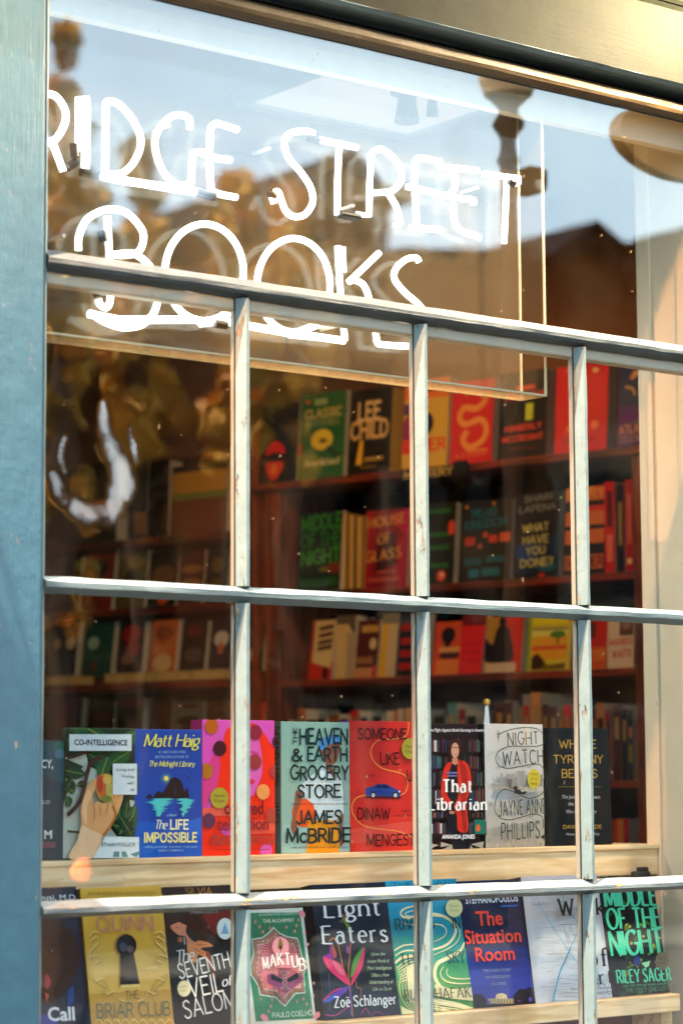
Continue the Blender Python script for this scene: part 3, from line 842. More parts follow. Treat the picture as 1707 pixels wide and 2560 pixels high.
# ---------------------------------------------------------------- the room behind the glass
CEIL = plain('8e979c', .8, .2, .05, 'ceiling_white')
WALLB = plain('7c4e2a', .7, .3, .25, 'brown_wall', .3, 6)
ZC_ = 3.22
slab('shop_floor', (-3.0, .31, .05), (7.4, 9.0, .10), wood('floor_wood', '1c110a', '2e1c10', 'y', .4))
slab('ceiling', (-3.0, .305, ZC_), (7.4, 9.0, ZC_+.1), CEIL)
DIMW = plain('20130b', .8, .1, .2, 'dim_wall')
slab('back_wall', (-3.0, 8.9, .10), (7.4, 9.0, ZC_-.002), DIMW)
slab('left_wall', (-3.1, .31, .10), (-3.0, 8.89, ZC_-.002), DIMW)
HEAD_ = -14.0*math.pi/180
EW = Vector((-math.sin(HEAD_), -math.cos(HEAD_), 0))          # along the side wall, to the viewer's right
NW = EW.cross(EZ)
P0W = Vector((4.50, 1.18, 0))
MW = Matrix((EW, -NW, EZ)).transposed().to_4x4(); MW.translation = P0W
b = MB(); b.box((-8.5, .30, .1), (1.4, .36, ZC_-.002), WALLB); o = b.build('side_wall'); o.matrix_world = MW; tag(o, kind='structure')
REVEAL = plain('d6ccb2', .5, .4, .04, 'cream_wall', .05, 20)
rv = thing('window_reveal', 'cream panelled reveal at the right end of the window', 'wall', Matrix.Translation((XE+.03, .1, 0)))
b = MB(); b.bbox((XE+.012, .078, .1), (XE+.09, .262, ZC_-.01), REVEAL, .004); b.box((XE+.09, .20, .1), (7.4, .262, ZC_-.01), REVEAL)
b.build('wall_face', rv, local=True)
b = MB(); b.bbox((XE+.006, .222, .9), (XE+.0115, .2605, 3.1), REVEAL, .002); b.build('panel_moulding', rv, local=True)
# ceiling beams, the bright ceiling light and two hanging spots
BEAM = plain('a9b2b6', .7, .2, .05, 'beam_white')
for i, yb in enumerate((1.85, 3.4)):
    o = mesh_obj('ceiling_beam', [], [], BEAM) if False else None
    b = MB(); b.bbox((-2.9, yb, ZC_-.07), (7.0, yb+.14, ZC_-.003), BEAM, .006); o = b.build('ceiling_beam'); tag(o, kind='structure')
def ceil_pt(px, py): return on_plane(px, py, (0, 0, ZC_-.012), EZ)
q = [ceil_pt(*p) for p in ((655, 195), (1130, 205), (1120, 300), (760, 268))]
cxm = sum(p.x for p in q)/4; cym = sum(p.y for p in q)/4
cl = thing('ceiling_light', 'bright rectangular light panel on the shop ceiling', 'ceiling light', Matrix.Translation((cxm, cym, ZC_)))
x0, x1 = min(p.x for p in q), max(p.x for p in q); y0, y1 = min(p.y for p in q), max(p.y for p in q)
PANEL_RANGE = (x0, x1, y0, y1)
b = MB(); b.box((cxm-.25, cym-.15, ZC_-.03), (cxm+.25, cym+.15, ZC_-.002), glow('fff0e2', 0.05, 'light_panel')); b.build('diffuser', cl, local=True)
b = MB()
for a_ in ((cxm-.28, cym-.18, cxm-.251, cym+.18), (cxm+.251, cym-.18, cxm+.28, cym+.18), (cxm-.25, cym-.18, cxm+.25, cym-.151), (cxm-.25, cym+.151, cxm+.25, cym+.18)): b.box((a_[0], a_[1], ZC_-.04), (a_[2], a_[3], ZC_-.001), BEAM)
b.build('frame', cl, local=True)
DKM = plain('2b3036', .4, .5, .05, 'dark_metal')
for i, (px, py0, py1, yy) in enumerate(((1017, 190, 305, .62), (1080, 203, 290, .75))):
    p = at(px, py1, yy); r_ = .028 if i == 0 else .014
    pt = at(px, py0, yy)
    sp = thing('spotlight', ('grey spotlight on a rod hanging inside above the neon sign', 'thin hanging rod with a small fitting beside the spotlight')[i], 'spotlight', Matrix.Translation((p.x, p.y, p.z)))
    b = MB(); b.tube([(p.x, p.y, p.z+.06), (p.x, p.y, ZC_-.003)], .005, DKM, 8); b.build('rod', sp, True, True)
    b = MB(); b.lathe(p, [(r_*.7, 0), (r_, .0), (r_*.8, .03), (r_*.7, .06), (r_*1.3, .062), (r_*1.2, .075), (r_*.4, .09)], DKM, 14); b.build('lamp_head', sp, True, True)
def spot(loc, to, e, ang, col, size=.06):
    d = bpy.data.lights.new('shop_lamp', 'SPOT'); d.energy = e; d.color = col; d.spot_size = math.radians(ang); d.spot_blend = .8; d.shadow_soft_size = size
    o = bpy.data.objects.new('shop_lamp', d); scene.collection.objects.link(o); o.location = loc
    o.rotation_euler = (Vector(loc)-Vector(to)).to_track_quat('Z', 'Y').to_euler()
WARM = (1.0, .58, .25)
def wallp(u, o, z): return P0W+EW*u+NW*o+EZ*z
spot(wallp(-.35, 1.1, 3.12), wallp(-.45, 0, 1.9), 9, 100, WARM)
spot(wallp(-1.15, 1.1, 3.12), wallp(-1.1, 0, 1.8), 3.2, 100, WARM)
spot(wallp(-2.2, 1.1, 3.12), wallp(-2.1, 0, 1.8), .55, 95, WARM)
spot((2.9, .95, 3.1), (2.95, .25, 1.5), 26, 95, (1.0, .88, .72), .12)


# ---------------------------------------------------------------- display shelves
EX = Vector((1, 0, 0))
YU, YL = 0.250, 0.125
OAK = wood('pale_oak', 'd2ac78', 'eed3a6', 'x', .38, 1.0, .08)
S4 = 410/1568.0
ZA, ZB, ZC, ZD = (110, 1780, S4), (490, 1780, S4), (860, 1780, S4), (1200, 1780, S4)
zU = sum(at(a, b, YU).z for a, b in ((158, 2145), (337, 2141), (506, 2137), (703, 2136), (874, 2133), (1214, 2125)))/6
zL = sum(at(a, b, YL).z for a, b in ((633, 2559), (813, 2547), (1000, 2536.6), (1182, 2525), (1339, 2511), (1530, 2498)))/6
GU, GL = 'books standing along the upper display shelf', 'books leaning along the lower display shelf'
ush = thing('display_shelf', 'upper pale wooden display shelf carrying the standing books', 'shelf', Matrix.Translation((XE-.8, YU, 0)))
b = MB(); b.bbox((X0-.25, YU-.022, zU-.062), (XE+.004, YU+.20, zU-.0005), OAK, .002); b.bbox((X0-.25, YU-.026, zU-.010), (XE+.0045, YU-.0215, zU-.0008), OAK, .001); b.build('plank', ush, local=True)
b = MB(); b.box((X0-.2, YU+.05, .1), (X0-.17, YU+.19, zU-.063), OAK); b.build('support', ush, local=True); b = MB(); b.box((XE-.1, YU+.05, .1), (XE-.07, YU+.19, zU-.063), OAK); b.build('support', ush, local=True)
lsh = thing('display_shelf', 'lower pale wooden display shelf close behind the bottom panes', 'shelf', Matrix.Translation((XE-.8, YL, 0)))
xl_end = x_at(1692, YL-.02, zL)
b = MB(); b.bbox((X0-.25, YL-.028, zL-.034), (min(xl_end, XE+.005), YL+.09, zL-.0005), OAK, .002); b.build('plank', lsh, local=True)
b = MB(); b.box((X0-.2, YL+.0, .1), (X0-.17, YL+.08, zL-.035), OAK); b.build('support', lsh, local=True); b = MB(); b.box((XE-.1, YL+.0, .1), (XE-.07, YL+.08, zL-.035), OAK); b.build('support', lsh, local=True)
REDB = plain('6a2a18', .6, .3, .1, 'red_brown_board')
o = MB(); o.box((X0-.25, YL+.091, .1), (XE+.0, YL+.10, zL-.04), REDB); o.build('back_board', lsh, local=True)
# black clip at the shelf corner, little obelisk behind the books
b = MB(); c = at(1600, 2185, YU-.05); b.bbox((c.x-.022, c.y-.008, c.z-.011), (c.x+.022, c.y+.008, c.z+.006), plain('14161a', .5, .4), .004)
b.bbox((c.x-.006, c.y-.007, c.z+.005), (c.x+.018, c.y+.007, c.z+.014), plain('14161a', .5, .4), .003)
o = b.build('black_clip'); tag(o, 'small black clip on the right end of the upper shelf', 'clip')
p = at(1217, 1810, YU+.05)
obk = thing('obelisk', 'small white and blue obelisk with a gold tip behind the standing books', 'ornament', Matrix.Translation((p.x, p.y, zU)))
tipz = at(1216, 1764, YU+.05).z
WB, BB = plain('dfe2e0', .4, .5, .03, 'white_enamel'), plain('2f7f9c', .4, .5, .04, 'blue_enamel')
b = MB(); r0 = .040; hz = tipz-zU
v = [(p.x-r0, p.y-.0, zU), (p.x-.0, p.y-r0*.8, zU), (p.x+r0, p.y, zU), (p.x, p.y+r0*.8, zU)]
r1 = .004
v += [(p.x-r1, p.y, tipz), (p.x, p.y-r1, tipz), (p.x+r1, p.y, tipz), (p.x, p.y+r1, tipz)]
v = [Vector(q_) for q_ in v]
b.add(v, [(0, 1, 5, 4)], WB); b.add(v, [(1, 2, 6, 5)], BB); b.add(v, [(2, 3, 7, 6), (3, 0, 4, 7), (3, 2, 1, 0)], WB); b.build('shaft', obk, local=True)
b = MB(); b.lathe((p.x, p.y, tipz), [(.002, 0), (.0065, .003), (.008, .007), (.006, .012), (.001, .014)], plain('c9a03a', .3, .5, .03, 'gold', metal=.6), 14); b.build('gold_tip', obk, True, True)

# ---------------------------------------------------------------- bookcases along the side wall
MAHO = wood('red_brown_wood', '3c1206', '842e10', 'x', .42, .8, .06)
MAHOZ = wood('red_brown_upright', '4a1c0a', '8a3c18', 'z', .42, .8, .06)
MAHOB = plain('1c0d07', .7, .2, .1, 'dark_back_board')
def wx(px, py): return (on_plane(px, py, P0W, NW)-P0W).dot(EW)
def wz(px, py): return on_plane(px, py, P0W, NW).z
u_l, u_li, u_r, u_ri = wx(663, 1500), wx(697, 1500), wx(1610, 1500), wx(1584, 1500)
zr = [wz(1110, 1165), wz(1330, 1444), wz(1200, 1683), wz(1560, 1951)]
zr += [zr[3]-.335, zr[3]-.67]
case_r = thing('bookcase', 'red-brown bookcase with its right end nearest, against the side wall', 'bookcase', MW)
def wbox(mb, u0, u1, d0, d1, z0, z1, m, bv=.002):
    mb.bbox((u0, d0, z0), (u1, d1, z1), m, bv)
b = MB(); wbox(b, wx(632, 1200), u_r+.02, -.012, .29, zr[0]-.021, zr[0], MAHO); b.build('top', case_r)
for a, c in ((u_l, u_li), (u_ri, u_r)):
    b = MB(); wbox(b, a, c, 0, .28, .1, zr[0]-.0215, MAHOZ); b.build('upright', case_r)
for z in zr[1:]:
    b = MB(); wbox(b, u_li+.0005, u_ri-.0005, .002, .27, z-.020, z, MAHO); b.build('shelf', case_r)
b = MB(); b.box((u_li+.0005, .2705, .1), (u_ri-.0005, .28, zr[0]-.022), MAHOB); b.build('back_panel', case_r)
ul0, ul1 = wx(20, 1500), wx(640, 1500)
zl = [wz(340, 1346), wz(345, 1519), wz(345, 1688), wz(345, 1880)]
case_l = thing('bookcase', 'darker bookcase further back along the side wall, left of the near one', 'bookcase', MW)
for a, c in ((ul0-.03, ul0), (ul1-.026, ul1)):
    b = MB(); wbox(b, a, c, .01, .28, .1, wz(340, 1120), MAHOZ); b.build('upright', case_l)
for z in zl+[zl[3]-.34]:
    b = MB(); wbox(b, ul0+.0005, ul1-.0265, .012, .27, z-.022, z, MAHO); b.build('shelf', case_l)
b = MB(); b.box((ul0+.0005, .2705, .1), (ul1-.0265, .28, wz(340, 1120)), MAHOB); b.build('back_panel', case_l)

def back(label, group, col, z, l, r, top, off=.012, t=.03, **k):
    k.setdefault('hard', False); k.setdefault('lean', 5.0); k.setdefault('rough', .6)
    return Book(label, group, col, P0W-NW*off, EW, z+.0006, l, r, top, t=t, **k)
G1, G2, G3, G4 = 'face-out books on top of the near bookcase', 'face-out books on its second row', 'face-out books on its third row', 'books with their spines out on its lower rows'
z = zr[0]
k = back('black book with a red dome, leftmost on top of the near bookcase', G1, '0e0e10', z, 643, 740, 1018, page=PAPER, t=.035)
k.text('DEATH AND', (.2, .78), (.8, .78), .1, '3a3a38', 'mono').text('BOOKS', (.15, .62), (.85, .62), .1, '34332f', 'mono')
k.poly([(.2, .37), (.22, .46), (.36, .53), (.5, .53), (.64, .46), (.66, .37), (.42, .40)], 'd8201c', sm=True).poly([(.22, .27), (.62, .27), (.62, .16), (.42, .04), (.24, .14)], 'd8301c', sm=True).ell(.42, .18, .09, .07, 'e8702a').done()
k = back('green book with a yellow round emblem on top of the near bookcase', G1, '1a5a2a', z, 744, 857, 988, page=PAPER, t=.045)
k.ell(.14, .91, .05, .02, 'd84a2a').rect(.3, .86, .58, .93, '8fa870').text('CLASSIC', (.1, .72), (.9, .72), .09, 'c4b060', 'cond').text('MYSTERIES', (.12, .62), (.85, .62), .07, '7c8a44', 'cond').ell(.5, .455, .24, .12, 'd9b92c').ell(.53, .44, .09, .03, '6a5a1a').poly([(.62, .38), (.95, .27), (.9, .22), (.6, .33)], '12381c').rect(-.02, .3, .06, .42, 'c8402c').text('Anna Richard', (.12, .15), (.88, .16), .08, 'c9c08a', 'script', 'author_name', wt=.2).done()
k = back('black book with large cream stacked lettering on top of the near bookcase', G1, '15130f', z, 867, 972, 979, page=plain('c49a34', .8, .2, .1, 'paper', .3, 400), t=.06)
k.text('LEE', (.22, .64), (.72, .64), .2, 'dcb87a', 'cond').text('CHILD', (.06, .43), (.92, .43), .19, 'd2a868', 'cond').poly([(.2, .12), (.28, .4), (.36, .4), (.34, .12)], 'e0a830').rect(.4, .15, .85, .2, '9a7a34').rect(.3, .07, .7, .1, '6a5226').ell(.6, .28, .25, .05, '241c10').done()
k = back('yellow and orange book half hidden by the glazing bar on top of the bookcase', G1, 'c9a03a', z, 1003, 1115, 955, page=PAPER, t=.04)
k.rect(0, .78, 1, 1, 'd8702a').rect(.1, .86, .8, .9, '6a3a18').ell(.25, .45, .3, .18, '8a2a5a').ell(.5, .5, .18, .13, '241824').rect(0, .18, .6, .34, 'c8302a').text('FEVER', (.05, .2), (.95, .2), .12, 'd83a20', 'cond').rect(0, .62, .3, .74, '5a2a6a').done()
k = back('bright red book with a coiled orange dragon on top of the bookcase', G1, 'c8201e', z, 1123, 1228, 958, page=PAPER, t=.05)
k.line([(.3, .86), (.6, .88), (.8, .76), (.6, .66), (.3, .68), (.2, .56), (.35, .48), (.7, .52), (.85, .4), (.75, .26), (.45, .2), (.3, .3), (.4, .4)], .075, 'dd8a3a').text('R. F. KUANG', (.15, .08), (.9, .09), .05, 'e8783a', 'sans', 'author_name').rect(.4, .14, .9, .17, 'e07a3a').done()
k = back('black book with rows of small red capitals and a yellow block', G1, '0c0b0b', z, 1244, 1362, 935, page=PAPER, t=.045)
for v, x0, x1, tx in ((.68, .12, .95, 'DAUGHTER'), (.32, .14, .9, 'KIMBERLY'), (.2, .08, .95, 'MCCREIGHT')): k.text(tx, (x0, v), (x1, v+.01), .06, 'd84030', 'cond')
k.rect(.35, .78, .75, .83, 'd8422a').rect(.56, .43, .72, .62, 'b9c430').rect(.3, .5, .38, .6, '1c3a1c').rect(.2, .1, .8, .13, '4a1c14').done()
k = back('plain bright red book between two dark ones on top of the bookcase', G1, 'd01a1c', z, 1384, 1515, 920, page=PAPER, t=.05, hard=True)
k.ell(.75, .92, .06, .03, 'e0b07a').ell(.28, .28, .06, .04, 'e8742a').ell(.76, .3, .07, .05, 'e8742a').ell(.5, .24, .12, .04, 'e06a2a').text('RIVAL', (.2, .12), (.8, .12), .06, 'a01818', 'cond').done()
k = back('blue and purple book at the right end on top of the bookcase', G1, '1f2f58', z, 1540, 1612, 914, page=PAPER, t=.04)
k.rect(0, 0, 1, .5, '4a2468').ell(.6, .88, .12, .035, 'd89a5a').ell(.5, .84, .1, .03, 'c88a5a').line([(.25, .73), (.5, .7), (.6, .62)], .035, 'b98a5a').ell(.4, .34, .3, .07, '5a1a7a').poly([(0, .28), (1, .36), (1, .08), (0, .03)], '5a4468').text('ATLAS', (.1, .17), (.9, .18), .09, 'c87a6a', 'cond').text('SIX', (.15, .06), (.9, .06), .08, '8a5a7a', 'cond').done()
z = zr[1]
k = back('dark green book with broken green capitals beside the near bookcase upright', G2, '0d2412', z, 743, 848, 1285, t=.02, off=-.02)
k.text('MIDDLE', (.05, .78), (.97, .8), .17, '2f7a2c', 'cond').text('OF THE', (.05, .56), (.97, .58), .16, '2a6a28', 'cond').text('NIGHT', (.08, .34), (.97, .36), .17, '3a8430', 'cond').ell(.85, .28, .2, .07, '6a2a18').rect(.5, .24, .7, .3, '6a5a1a').rect(.05, .06, .95, .16, '1c4a1c').done()
for i, (l, r) in enumerate(((849, 866), (869, 884), (887, 906))):
    back(('first', 'second', 'third')[i]+' of three paperbacks turned page-edge out beside the dark green book', G2, '1c4220', z, l, r, 1283+i*4, t=.15, off=.0, lean=1.5, page=plain('b98a48', .8, .2, .1, 'paper', .3, 300)).rect(.22, .01, .88, .99, 'c4924e', 'fore_edge').done()
k = back('dark red book with three lines of gold capitals', G2, '7a1018', z, 908, 1016, 1279, page=PAPER)
k.rect(0, 0, .15, 1, '981020').poly([(.6, .5), (1, .7), (1, 0), (.8, 0)], 'a01838').poly([(.55, .9), (1, 1), (1, .6)], 'b01440').poly([(.25, .2), (.75, .3), (.7, .7), (.3, .65)], '3c0c12')
k.text('HOUSE', (.05, .78), (.92, .82), .12, 'c08a3a', 'bserif').text('OF', (.3, .56), (.6, .58), .12, 'bb8434', 'bserif').text('GLASS', (.03, .34), (.85, .38), .13, 'c88c38', 'bserif').rect(.3, .19, .75, .215, 'b0523a').rect(.1, .08, .85, .13, 'a84434').done()
k = back('black book with green bands and a red dot, half behind the second bar', G2, '0d120e', z, 1025, 1132, 1263, page=PAPER, t=.045)
for v in (.87, .58, .42, .2): k.rect(.25, v, .88, v+.055, '1c5a22')
k.ell(.92, .68, .08, .09, 'c83a28').ell(.72, .1, .1, .07, 'd04028').ell(.73, .11, .05, .03, 'e0a080').done()
k = back('black book with teal capitals and a row of red blocks', G2, '151008', z, 1145, 1274, 1256, page=PAPER, t=.04)
k.text('THE LAST', (.2, .8), (.7, .81), .085, '1f6a7c', 'cond').text('KINGDOM', (.1, .65), (.9, .68), .1, '1c5a6c', 'cond').rect(.1, .45, .3, .55, 'a82a1c').rect(.57, .47, .73, .56, 'c03420').rect(.78, .47, .98, .58, 'c8522c').ell(.5, .57, .05, .04, 'b0482a').ell(.4, .43, .04, .03, 'b0482a').rect(.1, .2, .45, .29, '1a4a54').rect(.52, .22, .88, .3, '1c5260').rect(.2, .05, .4, .15, '1f6a7c').rect(.45, .06, .8, .16, '1f6070').ell(.12, .93, .03, .02, 'c87a3a').ell(.65, .95, .03, .02, 'c87a3a').done()
k = back('midnight blue book with pale capitals in a narrow column', G2, '0b1020', z, 1280, 1394, 1236, page=PAPER)
k.poly([(.0, .05), (1, .1), (1, .5), (0, .4)], '0c2440').ell(.3, .3, .25, .12, '103a6c').ell(.75, .12, .2, .06, '0f4a5c')
k.text('SHARI', (.22, .89), (.82, .91), .07, '6a6c6a', 'cond').text('LAPENA', (.12, .77), (.9, .79), .07, '70726c', 'cond')
for v, x0, x1, tx in ((.54, .2, .76, 'WHAT'), (.4, .22, .76, 'HAVE'), (.27, .3, .7, 'YOU'), (.13, .18, .88, 'DONE?')): k.text(tx, (x0, v), (x1, v+.01), .085, 'b0a85c', 'cond')
k.ell(.65, .02, .07, .03, 'b02a2a').done()
k = back('orange banded book behind the third bar', G2, '1c0e08', z, 1404, 1511, 1222, page=PAPER)
for v in (.84, .56, .35, .06): k.rect(.04, v, .96, v+.16, 'c4622a')
k.rect(.5, .72, .97, .78, 'c02a1c').text('EVERY', (.06, .87), (.94, .87), .1, 'd88a3a', 'cond').text('SUMMER', (.06, .09), (.94, .09), .1, '5a1c10', 'cond').ell(.3, .97, .07, .025, 'd88a2c').ell(.62, .97, .07, .025, 'd88a2c').done()
SP = plain
def spine(label, group, col, z, l, r, top, marks=(), off=.008, t=.16, wall=True, lean=.6):
    k = Book(label, group, col, P0W-NW*off, EW, z+.0006, l, r, top, t=t, lean=lean, hard=False)
    for v0, v1, c in marks: k.rect(.22, v0, .78, v1, c, 'spine_title')
    return k.done()
spine('tall scarlet spine with dark lettering at the right end of the second row', G2, 'c01c14', z, 1512, 1537, 1206, ((.5, .9, '5a1410'), (.12, .42, 'd8684a')))
spine('dark brown spine with tan lettering between two red spines', G2, '23130f', z, 1542, 1560, 1212, ((.3, .8, '8a6a34'),))
spine('deep red spine with a pale dot, last on the second row', G2, '9a1a1c', z, 1563, 1583, 1200, ((.3, .85, 'b85a44'), (.08, .14, 'd8b070')))
z = zr[2]
k = back('cream and red paperback with dark slanting words, leftmost on the third row', G3, 'c4a468', z, 769, 828, 1553, page=PAPER, lean=9)
k.rect(0, 0, 1, .3, 'b81c14').poly([(.1, .3), (.9, .18), (.95, .45), (.1, .42)], 'c9b070').ell(.72, .1, .12, .12, '1c0c0a').rect(0, .3, .12, 1, 'a02018')
for v in (.82, .7, .58, .48): k.poly([(.3, v), (.92, v+.04), (.9, v+.11), (.32, v+.07)], '3c1610')
k.done()
back('cream page block with a grey shaded side, upright on the third row', G3, 'c6a468', z, 838, 886, 1540, t=.14, lean=3, page=PAPER).poly([(0, .86), (.6, .86), (1, .66), (1, 1), (0, 1)], '5a4e40').rect(.55, 0, 1, .72, 'a08a68').done()  # top and right part drawn in greyer tones
k = back('dark red book with an oval portrait beside the cream block', G3, '4a120f', z, 884, 940, 1551, page=PAPER, lean=8)
k.rect(.2, .78, .95, .9, 'b4863a').ell(.75, .58, .16, .1, 'c8a878').rect(.05, .24, .8, .36, '8a5a34').rect(.0, 0, .8, .17, 'b87a4c').rect(.82, 0, 1, .2, 'b8301c').done()
back('thick volume with a yellow strip and cream page edges on the third row', G3, 'b99f70', z, 944, 984, 1535, t=.14, lean=9, page=PAPER).rect(0, 0, .42, .84, 'c99a14').rect(0, .84, 1, 1, '6a5a40').done()
k = back('black book with bands of red lettering behind the second bar', G3, '140a0a', z, 988, 1062, 1534, page=PAPER, lean=8)
for v in (.72, .5, .3, .1): k.rect(.08, v, .95, v+.11, 'a01814')
k.done()
k = back('orange book with a black profile, right of the second bar', G3, 'c0421c', z, 1079, 1144, 1556, page=PAPER, lean=10)
k.rect(0, 0, .12, 1, 'd8401c').rect(.12, 0, 1, .28, 'd0702a').ell(.5, .74, .26, .16, '14090a').poly([(.35, .7), (.62, .62), (.6, .5), (.4, .52)], '14090a').rect(.25, .3, .95, .42, '3a1a10').rect(.2, .42, 1, .52, 'cf8a4a').done()
k = back('scarlet book without a picture on the third row', G3, 'cc1212', z, 1144, 1203, 1532, page=PAPER, lean=10)
k.rect(0, .78, 1, 1, '6a1016')
for v in (.2, .34, .48): k.rect(.2, v, .8, v+.02, 'a00e10')
k.rect(.97, 0, 1, .8, 'a0507a').done()
k = back('book with a dark figure on red and a cream foot band', G3, 'a8782c', z, 1207, 1300, 1543, page=PAPER, lean=8, t=.045)
k.poly([(.6, 0), (1, 0), (1, 1), (.5, 1)], 'c4160f').ell(.45, .9, .1, .09, '0e0b0a').poly([(.32, .8), (.58, .82), (.7, .6), (.75, .2), (.05, .2), (.0, .6), (.2, .5)], '1a0f0b', sm=True).rect(.05, 0, .86, .17, 'c4a884').done()
k = back('yellow landscape book with a green tree and bands of sunset', G3, 'c4b62c', z, 1312, 1422, 1544, page=PAPER, lean=8, t=.045)
k.rect(.0, .0, .08, 1, '7a8a2a').rect(.12, .86, .92, .95, 'd8c81c').rect(.12, .74, .92, .8, '8a8a4a').rect(.12, .64, .92, .74, 'd8c860').rect(.12, .44, .92, .62, 'd89a28').rect(.12, .38, .92, .46, 'c8502a').rect(.12, .2, .92, .38, 'd8981c').ell(.7, .66, .18, .07, '4a7a2a').rect(.68, .48, .73, .62, '7a5a24').poly([(.12, .02), (.12, .28), (.35, .26), (.5, .1), (.9, .14), (.9, .02)], '6a5218', sm=False).poly([(.15, .05), (.2, .3), (.32, .28), (.42, .1)], '2a1a10', sm=True).done()
k = back('red and orange book cut by the third bar on the third row', G3, 'b81414', z, 1430, 1514, 1545, page=PAPER, lean=6)
k.rect(0, 0, 1, .42, 'c05024').rect(.3, .6, .65, .9, '5a2018').text('BETTER', (.2, .16), (.95, .18), .16, 'd8862c', 'cond').done()
k = back('cream book with a small photograph and red words, last on the third row', G3, 'cbb498', z, 1517, 1582, 1542, page=PAPER, lean=4)
k.rect(.45, .62, .98, .96, '5a4038').ell(.72, .84, .18, .1, '8a6a58').text('MADNESS', (.08, .44), (.95, .46), .11, 'c04a34', 'cond').text('WAITS', (.2, .2), (.9, .22), .13, 'c04a34', 'cond').done()
z = zr[3]
rows4 = [(700, 722, 1800, '3a1c10', 'narrow brown'), (738, 752, 1780, '24140e', 'thin black'), (744, 764, 1772, 'c0622a', 'orange'), (766, 790, 1800, '2a1410', 'dark umber'), (792, 812, 1795, '3c1a14', 'chestnut'), (822, 846, 1785, '7a4a20', 'tan brown'), (848, 868, 1797, '4a1410', 'maroon'), (876, 897, 1776, 'b8281c', 'bright red'), (900, 918, 1793, '1c1416', 'charcoal'), (930, 952, 1790, '2a1a12', 'plain dark brown')]
for l, r, t_, c, nm in rows4: spine(nm+' spine at the left of the fourth row behind the standing books', G4, c, z, l, r, t_, ((.6, .9, '8a6a44'),))
for i, (l, r, t_, c, nm) in enumerate(((967, 982, 1778, 'c9b08a', 'cream'), (984, 992, 1776, 'b8522c', 'thin orange'), (994, 1006, 1773, 'c4a878', 'pale tan'), (1008, 1014, 1773, '8a6a4c', 'thin brown'), (1016, 1030, 1770, 'c88a4c', 'apricot'))):
    spine(nm+' spine in a pale cluster left of the second bar, fourth row', G4, c, z, l, r, t_, ((.5, .8, '7a5a3a'),))
for l, r, t_, c, nm in ((1085, 1112, 1790, '1c120e', 'black spine just right of the second bar, fourth row'), (1119, 1141, 1757, '3f7a78', 'teal spine above the woman in the red cardigan'), (1147, 1164, 1772, '7a1c14', 'small dark spine with a red tip, right of the teal one'), (1168, 1190, 1790, '1a1210', 'low black spine left of the obelisk'), (1236, 1262, 1752, '4a1810', 'wide maroon spine right of the obelisk'), (1264, 1282, 1756, '38140e', 'plain maroon spine beside the thin blue one'), (1297, 1307, 1735, '1c2448', 'thin blue spine right of the obelisk'), (1310, 1324, 1764, 'a81c16', 'crimson spine against the tall peach one'), (1327, 1352, 1732, 'c48450', 'tall peach spine with a rounded top'), (1356, 1372, 1762, '40160f', 'umber spine right of the tall peach one'), (1374, 1394, 1766, '5a2416', 'rust spine right of the tall peach one'), (1398, 1410, 1770, '7a5a30', 'narrow ochre spine by the third bar'), (1411, 1428, 1762, 'c81c14', 'scarlet spine by the third bar'), (1440, 1462, 1768, '2a120e', 'black brown spine behind the third bar'), (1476, 1490, 1770, '301410', 'thin dark spine right of the third bar'), (1491, 1513, 1758, 'a0622c', 'orange brown spine with dark bands right of the third bar'), (1515, 1526, 1770, '8a1a14', 'narrow red spine right of the orange brown one'), (1532, 1553, 1765, '4a2420', 'dull plum spine near the right end, fourth row'), (1555, 1568, 1772, '1c1a24', 'blue black spine near the right end, fourth row'), (1570, 1583, 1774, '22232c', 'slate spine with a yellow patch, last on the fourth row')):
    mk = ((.55, .85, '9a7a50'),) if 'slate' not in nm else ((.25, .5, '8a7c1e'), (.6, .75, 'b87a4c'))
    if 'orange brown' in nm: mk = ((.2, .45, '3a2010'), (.6, .8, '3a2010'))
    spine(nm, G4, c, z, l, r, t_, mk)
z = zr[4]
for l, r, t_, c, nm in ((1533, 1545, 2050, 'b83a1c', 'orange red'), (1546, 1558, 2047, 'd07a1c', 'amber'), (1560, 1573, 2048, 'a81418', 'crimson')): spine(nm+' spine low down in the corner beside the black book with gold capitals', G4, c, z, l, r, t_, (), t=.12)
# category labels hooked over the shelf edges
def card(name, label, u0, u1, z0, z1, tx, cols, holder=None):
    o = thing(name, label, 'label', MW, 'category labels on the bookcase shelves')
    m = MB(); m.bbox((u0, -.020, z0), (u1, -.0145, z1), ink(cols[0]), .001); m.build('plate', o)
    if holder: m = MB(); m.bbox((holder[0], -.036, holder[2]), (holder[1], -.0205, holder[3]), ink('0c0b0a'), .002); m.build('bookend', o)
    if tx:
        g, wd = stroke_text(tx, .2); s_ = (u1-u0)*.86/wd; h = (z1-z0)*.62; m = MB()
        for i, st in enumerate(g):
            for pl in st: m.add([(u0+(u1-u0)*.07+p[0]*s_, -.0203-i*2e-5, z0+(z1-z0)*.18+p[1]*h) for p in pl], [range(len(pl))], ink(cols[1]))
        m.build('lettering', o)
card('shelf_label', 'black label reading MYSTERY clipped under the top row of books', wx(1012, 1172), wx(1150, 1172), zr[0]-.033, zr[0]-.001, 'MYSTERY', ('15110c', 'b99a4c'), (wx(1150, 1170), wx(1181, 1170), zr[0]-.03, zr[0]+.006))
card('shelf_label', 'small tan label under the dark books of the far bookcase', wx(350, 1332), wx(391, 1332), zl[0]-.02, zl[0]-.001, None, ('8a5a2c', '000000'))
card('shelf_label', 'long tan label under the gold striped book of the far bookcase', wx(404, 1331), wx(482, 1331), zl[0]-.022, zl[0]-.001, 'NEW FICTION', ('6a4a24', '24180c'))
